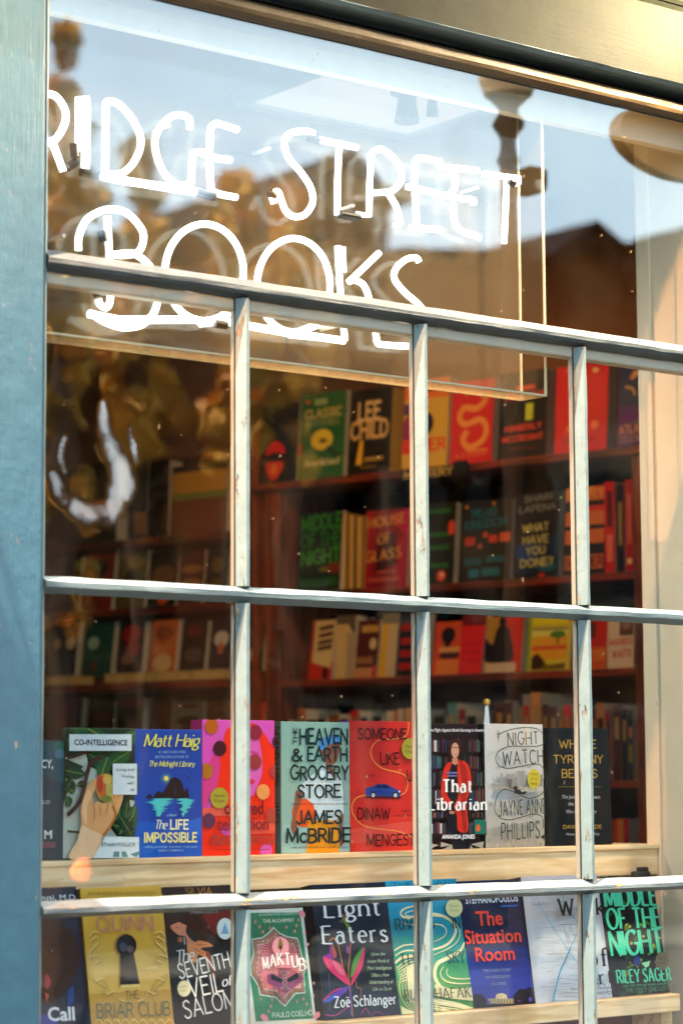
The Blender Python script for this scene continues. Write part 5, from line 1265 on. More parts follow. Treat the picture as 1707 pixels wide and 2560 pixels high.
bk = low('gold hardcover with a large black keyhole', 'c29a36', 233, 437, (201, 2221), ZE, t=.03, spine='6a4f18')
bk.poly([(300, 700), (960, 640), (990, 1000), (340, 1000)], 'caa650').poly([(360, 1000), (990, 960), (1010, 1400), (360, 1400)], 'b98f3c')
bk.ell(624, 628, 90, 96, '9c7626').poly([(572, 690), (690, 690), (745, 945), (575, 945)], '9c7626').poly([(590, 925), (735, 922), (745, 945), (590, 950)], 'd9be72')
bk.ell(632, 626, 79, 84, '0d1016').poly([(586, 670), (686, 670), (734, 922), (586, 930)], '0d1016').ell(610, 640, 30, 34, '3a4050').ell(660, 655, 26, 26, '5a4650')
for mx in (1, -1):
    def q(x, y): return ((x, y) if mx == 1 else (1275-x+(y-600)*.13, y))
    for pts in ([(350, 600), (400, 560), (420, 600), (380, 640), (350, 690), (370, 740)], [(345, 720), (400, 700), (430, 740), (390, 760)], [(360, 820), (370, 880), (430, 920), (470, 950)], [(400, 900), (440, 880), (470, 920), (500, 990)], [(430, 960), (480, 1000), (530, 980), (560, 1030), (620, 1060)], [(345, 560), (380, 520), (430, 540)]):
        bk.line([q(*p) for p in pts], 9, 'dcc274').line([q(p[0]+7, p[1]+9) for p in pts], 5, '8f6c22')
for i in range(9):
    x = 390+i*68
    bk.line([(x, 1215), (x+20, 1195), (x+45, 1215), (x+60, 1240)], 8, 'dcc274')
bk.text('NEW YORK TIMES BESTSELLING AUTHOR OF THE ROSE CODE', (330, 243), (845, 236), 24, '6a4f1c', 'sans', 'subtitle')
bk.text('KATE', (420, 380), (780, 376), 100, 'b06a72', 'thin', 'author_name').text('QUINN', (404, 518), (826, 510), 106, 'b26a74', 'thin', 'author_name', wt=.085)
bk.text('THE', (618, 1042), (716, 1036), 62, '33332a', 'mono').text('BRIAR CLUB', (400, 1186), (958, 1162), 104, '2c5654', 'mono', wt=.1).text('A NOVEL', (772, 812), (860, 808), 17, 'e8dcae', 'sans', 'subtitle').done()

bk = low('black hardcover with a reclining woman and tall white lettering', '121318', 438, 612, (404, 2218), ZE, t=.03)
bk.poly([(1215, 395), (1560, 360), (1580, 560), (1330, 545), (1270, 480)], '6e1c18', sm=True).poly([(1150, 385), (1215, 395), (1260, 480), (1240, 560), (1180, 520)], '2a1614', sm=True)
bk.poly([(972, 480), (1010, 456), (1050, 440), (1085, 405), (1130, 390), (1120, 440), (1095, 480), (1092, 530), (1130, 580), (1175, 612), (1160, 645), (1105, 640), (1090, 560), (1040, 548), (1000, 520)], 'bf7f60', sm=True)
bk.poly([(1040, 440), (1110, 390), (1200, 420), (1215, 500), (1190, 540), (1130, 480), (1090, 470)], '1a0d0c', sm=True)
bk.poly([(1100, 632), (1150, 612), (1190, 588), (1262, 605), (1298, 632), (1240, 640), (1205, 655), (1262, 690), (1285, 760), (1250, 740), (1190, 695), (1165, 755), (1125, 745)], 'cf8450', sm=True).line([(1170, 620), (1250, 622)], 6, '8a4a28').line([(1150, 650), (1230, 690)], 6, '8a4a28')
bk.poly([(1240, 680), (1275, 690), (1320, 840), (1300, 900), (1270, 800)], '7a3a20', sm=True).ell(1045, 582, 18, 22, 'a0583a').line([(1075, 560), (1080, 620)], 9, 'b8b8b8', sm=False).line([(1005, 488), (1030, 494)], 5, '3a1a14', sm=False)
for i in range(14):
    x, y = 1180+13*(i % 7)*2, 720+i*22; bk.line([(x, y), (x+30, y+40)], 10, ('3a2c1c', '4a3a22', '2c241a')[i % 3], sm=False)
bk.text('SILVIA', (1085, 240), (1282, 236), 54, 'bb8a3e', 'thin', 'author_name').text('MORENO-GARCIA', (1120, 386), (1330, 378), 22, '9a9aa0', 'sans', 'author_name')
W = 'e8eae6'
bk.text('The', (1010, 765), (1145, 742), 92, W, 'script', wt=.1, thin=.05).text('SEVENTH', (1040, 884), (1424, 788), 112, W, 'mono', wt=.095)
bk.text('VEIL', (1120, 1028), (1366, 976), 138, W, 'mono', wt=.09).text('of', (1362, 945), (1432, 930), 74, W, 'script', wt=.14, thin=.08).text('SALOME', (1080, 1190), (1530, 1078), 132, W, 'mono', wt=.085)
bk.seal(1381, 500, 62, 82, 'd4e2e0', (), '7aa4c0').poly([(1380, 450), (1410, 540), (1350, 540)], '7aa6c8', 'sticker').seal(1066, 960, 51, 62, 'd9d6a8', ('SIGNED', 'COPY'), 'a09a70').done()

bk = low('small green hardcover with a pink medallion and a candle', 'c6d0c6', 633, 791, (600, 2276), ZF, t=.022, spine='d8dcd4')
bk.poly([(20, 468), (572, 462), (703, 1478), (150, 1506)], '2c7a5a')
frame = [(320, 600), (372, 652), (450, 690), (550, 706), (577, 800), (592, 880), (652, 962), (612, 1050), (626, 1236), (530, 1242), (430, 1365), (335, 1280), (188, 1256), (165, 1160), (100, 1060), (94, 970), (124, 860), (110, 715), (210, 700), (270, 655)]
def scl(k): return [(375+(x-375)*k, 985+(y-985)*k) for x, y in frame]
bk.poly(frame, 'c3cdbd').poly(scl(.955), '2a5a48').poly(scl(.93), 'a87a68').poly(scl(.80), 'c9cdb8').poly(scl(.775), 'dd848c')
for i in range(40):
    j = i/2.0; a, b = frame[int(j) % 20], frame[(int(j)+1) % 20]; t = j % 1
    x, y = a[0]+(b[0]-a[0])*t, a[1]+(b[1]-a[1])*t; x, y = 375+(x-375)*.865, 985+(y-985)*.865
    bk.ell(x, y, 15, 15, '7c4c40', n=10).ell(x, y, 7, 7, 'd8b0a0', n=8)
bk.poly([(300, 880), (480, 880), (480, 1000), (300, 1000)], 'e08c94')
for i in range(18):
    a = math.pi*(i/17.0)
    if 1.15 < a < 1.98: continue
    c, d = math.cos(a), -math.sin(a)
    bk.line([(352+95*c, 850+100*d), (352+180*c, 850+155*d)], 8, '7c3a42', sm=False)
bk.ell(352, 800, 80, 92, 'e3959c').poly([(345, 715), (375, 780), (355, 830), (325, 800)], '8a6a3e', sm=True).poly([(350, 780), (362, 810), (350, 828), (338, 808)], '3a2418', sm=True).line([(352, 830), (358, 890)], 10, '8a7050', sm=False)
bk.poly([(225, 1070), (270, 1050), (390, 1120), (510, 1045), (548, 1070), (560, 1130), (400, 1245), (225, 1145)], '8f4a70').poly([(262, 1062), (372, 1112), (372, 1150), (258, 1112)], '222a32').poly([(515, 1048), (408, 1108), (412, 1148), (522, 1098)], '222a32')
for y, r in ((1050, 40), (1085, 18), (1110, 22), (1140, 30), (1170, 22), (1200, 46)): bk.ell(388, y, r, 14, 'b88a90').ell(388, y, r*.6, 8, '6a4a50')
for x, y in ((105, 565), (145, 612), (242, 625), (400, 615), (495, 600), (515, 545), (175, 660), (478, 655), (575, 665), (262, 1305), (342, 1335), (500, 1325), (560, 1300), (590, 1350), (655, 1270), (245, 1370), (150, 1300), (625, 1400), (225, 1420), (130, 1180), (655, 1150), (600, 780)):
    bk.poly([(x, y-20), (x+10, y), (x, y+20), (x-10, y)], 'c47c74')
for cx, cy, a0 in ((560, 470, 90), (160, 1500, -90), (695, 1480, -180)):
    for i in range(5):
        a = math.radians(a0+i*22); bk.poly(leafp(cx, cy, 62, 26, a), 'd8848e')
bk.text('AN INSPIRATIONAL COMPANION', (122, 510), (490, 498), 18, 'b9cdbd', 'sans', 'subtitle').text('THE ALCHEMIST', (165, 577), (463, 566), 32, 'c6d4c4', 'sans', 'subtitle')
g = 'MAKTUB'
for i, ch in enumerate(g):
    x = 165+i*69; y = 1036-64*math.sin(math.pi*(i+.5)/6)+i*3
    bk.text(ch, (x+5, y+5), (x+60, y+2), 112, '5a2c30', 'bserif').text(ch, (x, y), (x+56, y-3), 112, 'ece6dc', 'bserif')
bk.text('PAULO COELHO', (250, 1482), (626, 1458), 46, 'c9d6c9', 'mono', 'author_name', wt=.13).done()

bk = low('near black hardcover with a pink and green tropical leaf plant', '111b2b', 812.5, 1001, (776, 2212), ZF, t=.03, spine='0c0f16')
bk.poly([(700, 400), (1400, 380), (1480, 900), (780, 760)], '1a2636').poly([(800, 1100), (1520, 1240), (1540, 1440), (830, 1470)], '16293f')
bk.line([(1075, 1460), (1065, 1350), (1045, 1160), (1035, 1000), (1050, 850), (1050, 700), (1020, 560), (980, 480)], 16, 'a8683a').line([(1062, 1440), (1052, 1180)], 12, '6a4aa8').line([(1045, 1160), (980, 980), (955, 860), (930, 760), (890, 710), (850, 740)], 13, 'c2703a').line([(975, 1190), (890, 1220), (780, 1320), (760, 1350)], 14, 'c22a7a')
bk.poly([(790, 890), (860, 905), (960, 960), (1010, 1050), (1040, 1155), (960, 1110), (840, 1000)], 'd8386c', sm=True).poly([(880, 930), (960, 975), (1000, 1060), (940, 1040)], 'e8708a', sm=True)
bk.poly([(1178, 795), (1188, 850), (1165, 980), (1110, 1090), (1055, 1165), (1075, 1060), (1110, 930)], 'd83a6c', sm=True).poly([(1172, 800), (1130, 840), (1080, 920), (1052, 1050), (1062, 1090), (1110, 980), (1150, 880)], '4f963a', sm=True)
bk.poly([(850, 740), (880, 810), (920, 850), (900, 905), (830, 900), (800, 880), (850, 850)], '8a2a8a', sm=True).poly([(870, 760), (905, 820), (918, 880), (895, 890)], 'c2602a', sm=True)
bk.poly([(1010, 785), (1035, 790), (1040, 850), (1015, 850)], '9a4a9a', sm=True).poly([(1060, 620), (1000, 540), (960, 500), (1020, 620), (1050, 680)], '6a8a3a', sm=True).poly([(1040, 1165), (1000, 1230), (900, 1290), (820, 1310), (900, 1230), (990, 1180)], '5a3aa8', sm=True).poly([(900, 1240), (830, 1280), (790, 1330), (880, 1300)], '2a5ac0', sm=True)
bk.line([(840, 1040), (850, 1200), (850, 1400)], 7, '5a5a78').line([(1100, 1120), (1110, 1180), (1150, 1200), (1140, 1300)], 9, 'a8603a').line([(800, 1440), (900, 1450), (980, 1400), (1060, 1340)], 9, 'b03a8a').line([(1150, 1440), (1190, 1380), (1230, 1440)], 8, 'b03a8a').line([(1240, 1450), (1300, 1415), (1360, 1445)], 8, '8a3a7a')
WT = 'dfe4e6'
bk.text('Light', (800, 515), (1335, 492), 172, WT, 'serif', wt=.15, thin=.06).text('Eaters', (780, 765), (1406, 742), 166, WT, 'serif', wt=.15, thin=.06)
for tx, x0, x1, y in (('How the', 1242, 1376, 880), ('Unseen World of', 1205, 1416, 948), ('Plant Intelligence', 1205, 1436, 1014), ('Offers a New', 1245, 1416, 1082), ('Understanding of', 1225, 1452, 1148), ('Life on Earth', 1256, 1437, 1215)): bk.text(tx, (x0, y), (x1, y-5), 34, 'a5bfa0', 'sans', 'subtitle', shear=.25)
bk.text('Zo\u00eb Schlanger', (890, 1374), (1482, 1340), 100, 'dfe8ec', 'serif', 'author_name', wt=.2, thin=.08).done()

bk = low('teal hardcover with cream river swirls and dark thin capitals', '1f98bc', 1000.5, 1183.5, (958, 2203), ZG, t=.03)
for i, c in enumerate(('1f93b4', '1f8fa4', '26958f', '2f977d', '469a68', '5a9a58', '4f944f')):
    bk.poly([(-60, 420+i*140), (900, 380+i*140), (900, 540+i*140+20), (-60, 560+i*140+20)], c)
CR = 'e4dfae'
def riv(pts, w0, w1): bk.line(pts, (w0, w1), CR)
riv([(330, 395), (210, 420), (155, 460), (170, 500), (240, 515), (430, 480), (560, 500), (650, 560), (680, 640), (640, 730), (560, 790), (400, 830), (200, 830), (100, 880)], 10, 30)
riv([(300, 440), (200, 470), (230, 500), (330, 490)], 5, 10)
riv([(160, 555), (230, 580), (400, 575), (540, 585), (590, 640), (560, 700), (470, 745)], 6, 12)
riv([(460, 500), (600, 520), (700, 600), (715, 700), (640, 790), (470, 870)], 6, 10)
riv([(760, 750), (720, 830), (600, 900), (500, 960), (480, 1080), (540, 1180), (650, 1240), (830, 1290)], 14, 40)
riv([(90, 830), (180, 780), (290, 770)], 8, 16)
riv([(100, 950), (160, 900), (270, 880), (300, 900)], 10, 30)
riv([(560, 980), (530, 1050), (580, 1120), (700, 1145), (820, 1140)], 7, 12)
riv([(600, 1000), (590, 1050), (640, 1090), (740, 1100), (820, 1095)], 7, 10)
for k in range(7): riv([(110+k*6, 1000+k*22), (200+k*12, 930+k*25), (290, 900+k*28)], 5, 12)
for k in range(5): riv([(220+k*14, 960), (150+k*26, 1080), (140+k*30, 1220), (190+k*30, 1340), (270+k*26, 1420)], 6, 26 if k == 3 else 9)
bk.poly([(470, 1150), (640, 1200), (820, 1180), (838, 1310), (640, 1290), (470, 1260)], CR).poly([(200, 1000), (280, 940), (290, 1250), (240, 1330), (215, 1200)], CR)
for k in range(5): riv([(300, 1230+k*30), (480, 1290+k*24), (680, 1330+k*20), (850, 1385+k*12)], 8, 32 if k == 1 else 10)
for k in range(3): riv([(470, 1340+k*26), (540, 1380+k*22), (660, 1410+k*10)], 6, 12)
bk.poly([(130, 1350), (200, 1390), (320, 1430), (150, 1445)], CR)
bk.text('THERE ARE', (60, 228), (690, 196), 46, '1c6a8c', 'mono')
TD = '173a3e'
bk.text('RIVERS', (95, 638), (470, 616), 108, TD, 'serif', wt=.16, thin=.05).text('IN', (640, 620), (716, 614), 96, TD, 'serif', wt=.16, thin=.05)
bk.text('THE', (135, 972), (345, 960), 104, TD, 'serif', wt=.16, thin=.05).text('SKY', (585, 952), (756, 944), 108, TD, 'serif', wt=.16, thin=.05)
bk.text('ELIF SHAFAK', (175, 1310), (808, 1274), 98, '3a4a3a', 'serif', 'author_name', wt=.13, thin=.05)
bk.seal(645, 425, 80, 88, 'd6d59a', ('Signed', 'Copy'), '8a8a5a').done()

bk = low('dark blue hardcover with three words in bold red', '141d40', 1182.5, 1336, (1142, 2203.5), ZG, t=.034)
for i, c in enumerate(('151f48', '18255a', '1b2c70', '1f3384', '243a94', '2a3f9c', '30409c')):
    bk.poly([(650, 640+i*95), (1500, 600+i*95), (1500, 760+i*95), (650, 760+i*95)], c)
bk.poly([(820, 1290), (870, 1240), (930, 1245), (975, 1300), (985, 1345), (1220, 1330), (1230, 1260), (1290, 1190), (1340, 1200), (1390, 1175), (1440, 1200), (1450, 1400), (840, 1420)], '131a2c', sm=False)
bk.rect(990, 1288, 1232, 1336, 'b3a678').poly([(1060, 1262), (1168, 1258), (1170, 1290), (1058, 1292)], 'c9ba86').ell(1112, 1262, 50, 26, 'd2c492')
for i in range(9): bk.rect(1000+i*27, 1292, 1008+i*27, 1334, '6a6450')
bk.poly([(960, 1340), (1000, 1300), (1010, 1345)], '5a4a9a').ell(1385, 1296, 16, 22, '5a4aa0').ell(1280, 1310, 18, 8, '4a3a8a').ell(1112, 1340, 7, 12, '8a3a3a')
bk.text('GEORGE', (900, 285), (1240, 270), 70, 'c6cfdc', 'sans', 'author_name', bold=.02).text('STEPHANOPOULOS', (770, 384), (1268, 358), 66, 'd3dae4', 'sans', 'author_name', bold=.02).poly([(1100, 402), (1262, 392), (1262, 405), (1100, 415)], '1f6ac0')
R_ = 'ea4632'
bk.text('The', (875, 592), (1126, 580), 132, R_, 'sans', bold=.02).text('Situation', (757, 768), (1302, 742), 126, R_, 'sans', bold=.02).text('Room', (866, 934), (1240, 914), 126, R_, 'sans', bold=.02)
for tx, x0, x1, y in (('THE INSIDE STORY', 935, 1200, 1036), ('OF PRESIDENTS', 958, 1192, 1100), ('IN CRISIS', 1016, 1154, 1165)): bk.text(tx, (x0, y), (x1, y-10), 26, '8a96b0', 'sans', 'subtitle')
bk.done()

bk = low('pale grey hardcover with faint handwriting and long blue pen strokes', 'c3c3cb', 1339, 1530, (1301, 2192), ZH, t=.04, spine='2a2a30')
bk.poly([(20, 200), (720, 180), (760, 560), (60, 640)], 'cac4c4').poly([(90, 620), (760, 560), (820, 960), (130, 960)], 'c3c9cf').poly([(130, 960), (820, 940), (890, 1390), (165, 1420)], 'b6c2d0')
rnd = random.Random(21)
for i in range(120):
    y = rnd.uniform(260, 1390); x0 = 30+(y-200)*.115+rnd.uniform(20, 420); w = rnd.uniform(40, 220)
    bk.line([(x0, y), (x0+w*.5, y+rnd.uniform(-5, 5)), (x0+w, y-4)], rnd.uniform(2, 5), rnd.choice(('a8a8b0', '9a9aa4', '8c8c98', 'b4b2b6')))
bk.line([(130, 440), (250, 650), (345, 790), (430, 925), (550, 1070), (700, 1180), (790, 1270)], 8, '4a9ab8').line([(340, 300), (380, 430), (460, 580), (530, 690), (480, 800), (432, 910)], 8, '4a92b4').line([(445, 880), (390, 1010), (340, 1120), (300, 1280), (272, 1415)], 16, '1f94b8').line([(620, 980), (700, 1120), (800, 1300), (820, 1380)], 8, '5aa0b8').line([(330, 665), (500, 660)], 8, '70707a').line([(350, 520), (470, 530)], 8, '8a8a92')
TK = '1a1f1c'
bk.text('The', (350, 385), (620, 378), 110, TK, 'serif').text('Work', (330, 578), (770, 570), 158, TK, 'serif').text('of', (610, 1068), (800, 1060), 168, TK, 'serif').text('Art', (590, 1240), (848, 1230), 138, TK, 'serif')
bk.text('How something comes from nothing', (440, 1292), (860, 1278), 30, '3a3a44', 'sans', 'subtitle').text('ADAM MOSS', (640, 1338), (866, 1328), 34, '2a2a30', 'sans', 'author_name').done()

bk = low('dark green hardcover with tall mint capitals, last on the lower shelf', '0b1a20', 1530, 1673.5, (1487, 2194), ZH, t=.04)
rnd = random.Random(31)
for i in range(70):
    t = rnd.random(); y = 360+t*1000; x0 = 770+(y-360)*.12; x = rnd.uniform(x0, x0+520)
    bk.ell(x, y, rnd.uniform(10, 50), rnd.uniform(8, 40), rnd.choice(('14302a', '1c4a30', '2c5a24', '4a6a1e', '0f2430', '123a2c', '0c2028', '6a7a24', '0a1418')), n=9, rot=rnd.random()*3)
for i in range(26):
    y = rnd.uniform(640, 1080); x = rnd.uniform(980, 1380); bk.ell(x, y, rnd.uniform(6, 26), rnd.uniform(5, 16), rnd.choice(('8a8a20', '5a8a2a', '3a7a2a', 'a0a83a')), n=8, rot=rnd.random()*3)
bk.poly([(1130, 1030), (1215, 1010), (1200, 1060), (1170, 1075)], '8ad0a0').ell(1090, 1010, 30, 50, '16307a')
MT = '44c49c'
bk.text('MIDDLE', (785, 494), (1286, 474), 172, MT, 'serif', wt=.26, thin=.07, serif=.1, space=.22).text('OF THE', (808, 706), (1326, 688), 188, MT, 'serif', wt=.22, thin=.07, serif=.1, space=.22).text('NIGHT', (836, 964), (1345, 926), 226, MT, 'serif', wt=.24, thin=.07, serif=.1, space=.2)
bk.text('RILEY SAGER', (898, 1224), (1412, 1192), 120, MT, 'bserif', 'author_name', space=.26).text('NEW YORK TIMES BESTSELLING AUTHOR OF', (950, 1260), (1392, 1236), 18, '3aa07a', 'sans', 'subtitle').text('THE ONLY ONE LEFT', (975, 1312), (1382, 1290), 38, '2f8a6c', 'mono', 'subtitle')
bk.seal(1320, 1010, 66, 86, '5e5a42', ('SIGNED', 'COPY'), '2a2a1c').done()

# ---------------------------------------------------------------- neon sign in a clear acrylic case
YN = .105                                        # plane of the tubes
NEON = glow('f2fff6', 1.3, 'neon_glow')
_n = NEON.node_tree.nodes                       # gas column: brightest along the axis of the tube, thinner light at its rim
_lw = _n.new('ShaderNodeLayerWeight'); _lw.inputs[0].default_value = .5
_mr = _n.new('ShaderNodeMapRange'); _mr.inputs[1].default_value = .35; _mr.inputs[2].default_value = .95; _mr.inputs[3].default_value = 1.5; _mr.inputs[4].default_value = .09
NEON.node_tree.links.new(_lw.outputs['Facing'], _mr.inputs[0]); NEON.node_tree.links.new(_mr.outputs[0], _n['Principled BSDF'].inputs['Emission Strength'])
_n['Principled BSDF'].inputs['Base Color'].default_value = (.5, .55, .52, 1)
ELEC = plain('14181a', .4, .5, .05, 'black_tube_paint')
CLIP = plain('c9ccc8', .3, .6, .03, 'clear_support')
Z1 = lambda p: (p[0]*.5446, p[1]*.5446)
Z2 = lambda p: (854+p[0]*.544, p[1]*.544)
Z3 = lambda p: (p[0]*.5446, 600+p[1]*.5446)
Z4 = lambda p: (854+p[0]*.544, 600+p[1]*.544)
ID = lambda p: p
pn = at(760, 560, YN)
sign = thing('neon_sign', 'glowing white neon lettering in a clear acrylic case inside the window', 'neon sign', Matrix.Translation((pn.x, YN, pn.z)))
def neon(name, strokes, r=.0061):
    b = MB()
    for k, (zf, pts, sm) in enumerate(strokes):
        q = [zf(p) for p in pts]
        if sm: q = smooth(q, 7)
        b.tube([at(p[0], p[1], YN+(k % 2)*.006) for p in q], r, NEON, 10)
    return b.build(name, sign, True, True)
def ellpts(cx, cy, rx, ry, a0, a1, n=40): return [(cx+rx*math.cos(math.radians(a0+(a1-a0)*i/n)), cy+ry*math.sin(math.radians(a0+(a1-a0)*i/n))) for i in range(n+1)]
neon('letter', [(ID, [(52, 205), (50, 385)], 0), (ID, [(52, 205), (85, 215), (100, 245), (85, 280), (54, 288)], 1), (ID, [(54, 288), (95, 305), (105, 345), (90, 380), (50, 385)], 1)])
neon('letter', [(Z1, [(190, 430), (186, 772)], 0), (Z1, [(190, 430), (255, 440), (300, 505), (298, 570), (255, 640), (195, 655)], 1), (Z1, [(240, 645), (292, 786)], 0)])
neon('letter', [(Z1, [(366, 448), (364, 690)], 0), (Z1, [(394, 446), (398, 600), (392, 790)], 1)], .0074)
neon('letter', [(Z1, [(487, 468), (484, 800)], 0), (Z1, [(487, 468), (540, 474), (612, 552), (648, 650), (618, 740), (560, 795), (484, 802)], 1)])
neon('letter', [(Z1, [(872, 592), (868, 545), (820, 527), (770, 547), (725, 602), (712, 670), (738, 765), (790, 835), (840, 852), (878, 838)], 1), (Z1, [(878, 838), (884, 730), (900, 700), (950, 702)], 1)])
neon('letter', [(Z1, [(1092, 596), (1020, 572), (985, 570), (966, 600), (962, 685), (948, 710)], 1), (Z1, [(930, 706), (990, 725), (1060, 736)], 1), (Z1, [(962, 730), (966, 830), (984, 882), (1086, 906)], 1)])
neon('underline', [(Z1, [(470, 808), (560, 828), (920, 884)], 0)], .0072)
neon('letter', [(Z1, [(1258, 935), (1250, 895), (1275, 880), (1292, 920), (1312, 968), (1350, 994), (1400, 984), (1435, 930), (1425, 860), (1380, 790), (1322, 720), (1306, 650), (1332, 612), (1400, 602), (1440, 612)], 1)])
neon('letter', [(ID, [(797, 349), (893, 369)], 0), (ID, [(848, 362), (844, 450), (843, 538)], 1)])
neon('letter', [(Z2, [(135, 715), (128, 850), (125, 990), (70, 985)], 0), (Z2, [(135, 715), (155, 690), (190, 690), (248, 738), (276, 800), (262, 850), (220, 880), (140, 886)], 1), (Z2, [(215, 890), (250, 950), (268, 1020), (248, 1036)], 1)])
neon('letter', [(Z2, [(455, 745), (390, 730), (345, 730), (335, 775), (332, 850)], 1), (Z2, [(300, 858), (430, 886)], 0), (Z2, [(335, 885), (342, 980), (345, 1038)], 1), (Z2, [(318, 1046), (455, 1056)], 0)])
neon('letter', [(Z2, [(445, 765), (625, 784)], 0), (Z2, [(515, 785), (520, 860), (500, 890)], 1), (Z2, [(450, 894), (540, 912), (602, 918), (605, 940)], 1), (Z2, [(510, 930), (520, 1020), (552, 1062), (622, 1086), (626, 1100)], 1)])
neon('letter', [(Z2, [(650, 800), (815, 820), (812, 838), (795, 844)], 0), (Z2, [(756, 825), (752, 960), (745, 1118)], 1)])
# second line
neon('letter', [(Z1, [(362, 1150), (364, 1085), (402, 1005), (490, 962), (580, 976), (650, 1050), (658, 1112), (630, 1160), (560, 1172), (500, 1165)], 1), (ID, [(269, 542), (274, 640), (277, 740), (268, 768), (252, 762), (246, 748)], 1),
                (ID, [(290, 636), (340, 636), (385, 680), (396, 735), (386, 780), (355, 812), (310, 819), (265, 806), (226, 782)], 1)])
neon('letter', [(ID, ellpts(511, 681, 98, 121, 92, 448), 0)])
neon('letter', [(ID, ellpts(734, 713, 91, 117, 92, 448), 0)])
neon('letter', [(ID, [(844, 615), (850, 720), (862, 852)], 1), (ID, [(856, 618), (858, 680)], 0), (ID, [(948, 632), (872, 705)], 0), (ID, [(886, 700), (908, 712), (922, 745), (930, 790)], 1)])
neon('letter', [(ID, [(1047, 655), (1040, 645), (1016, 648), (990, 671), (986, 698), (1012, 731), (1047, 762), (1067, 795), (1066, 830), (1048, 852)], 1), (ID, [(1044, 866), (1000, 865), (963, 862), (944, 858), (940, 840), (936, 816)], 1)])
neon('underline', [(ID, [(223, 785), (300, 800), (490, 799), (506, 806)], 0), (ID, [(500, 808), (545, 803), (575, 778)], 1), (ID, [(560, 803), (640, 818), (724, 834), (740, 830)], 0), (ID, [(724, 836), (790, 842), (860, 852)], 0), (ID, [(735, 834), (790, 812), (805, 795)], 1)], .0070)
for zf, a, c in ((Z1, (372, 790), (450, 802)), (Z1, (900, 882), (985, 903)), (Z1, (1418, 632), (1462, 646)), (ID, (536, 808), (566, 813)), (Z3, (432, 200), (450, 262)), (Z1, (340, 660), (345, 720)), (Z2, (-8, 984), (80, 1000)), (Z2, (765, 828), (792, 848)), (Z1, (470, 1060), (478, 1110)), (Z1, (1238, 880), (1262, 905)), (Z1, (310, 770), (350, 745))):
    p, q = zf(a), zf(c)
    b = MB(); b.tube([at(p[0], p[1], YN-.002), at(q[0], q[1], YN-.002)], .0076, ELEC, 10); b.build('electrode', sign, True, True)
for px, py in ((158, 590), (500, 560), (840, 815), (1080, 800), (880, 515), (670, 372), (1190, 470), (420, 315), (820, 812)):
    p = at(px, py, YN)
    b = MB(); b.tube([(p.x, YN-.004, p.z), (p.x, YN+.045, p.z)], .0035, CLIP, 8); b.build('tube_support', sign, True, True)
# case
ACR = glass('acrylic', 1.30, 0, 0, film=.07)
EDGE = plain('cfc3a0', .35, .5, .05, 'lit_acrylic_edge')  # pale colour stands in for neon light piped out at the edges
c0 = at(1367, 986, .065); c1 = at(122, 840, .065)
ybk = on_plane(1303, 1003, c0, Vector((1, 0, 0))).y
ybk = min(max(ybk, .12), .19)
zcb = (c0.z+c1.z)/2; xr = c0.x; xl = X0-.14; zct = at(1346, 250, .065).z
t = .004
def panel(name, lo, hi, m): bb = MB(); bb.box(lo, hi, m); bb.build(name, sign, local=True)
panel('case_panel', (xl, ybk-t, zcb+t), (xr-t, ybk, zct), ACR)
FROST = glass('frosted_acrylic', 1.5, 0, 0, None, (.95, .92, .85), 2.0, film=.28)
panel('case_panel', (xl, .065+t+.001, zcb), (xr-t, ybk-t-.001, zcb+t), FROST)
ACS = glass('clear_acrylic', 1.3, 0, 0, film=.02)
panel('case_panel', (xr-t, .065+t+.001, zcb+t), (xr, ybk-t-.001, zct), ACS)
e = .0035
for lo, hi in (((xl, .065, zcb), (xr, .065+e, zcb+e)), ((xl, ybk-e, zcb), (xr, ybk, zcb+e)), ((xr-t, .065, zcb+t), (xr, .065+e, zct)), ((xr-t, ybk-e, zcb+t), (xr, ybk, zct)), ((xr-t, .065+e+.001, zcb), (xr, ybk-e-.001, zcb+e)), ((xl, .065, zct), (xr, .065+e, zct+e)), ((xl, ybk-e, zct), (xr, ybk, zct+e))):
    panel('case_edge', lo, hi, EDGE)
for px in (390, 1180):
    p = at(px, 300, .12)
    b = MB(); b.tube([(p.x, .12, zct+.002), (p.x, .12, ZC_-.003)], .0015, DKM, 6); b.build('hanging_wire', sign, True, True)

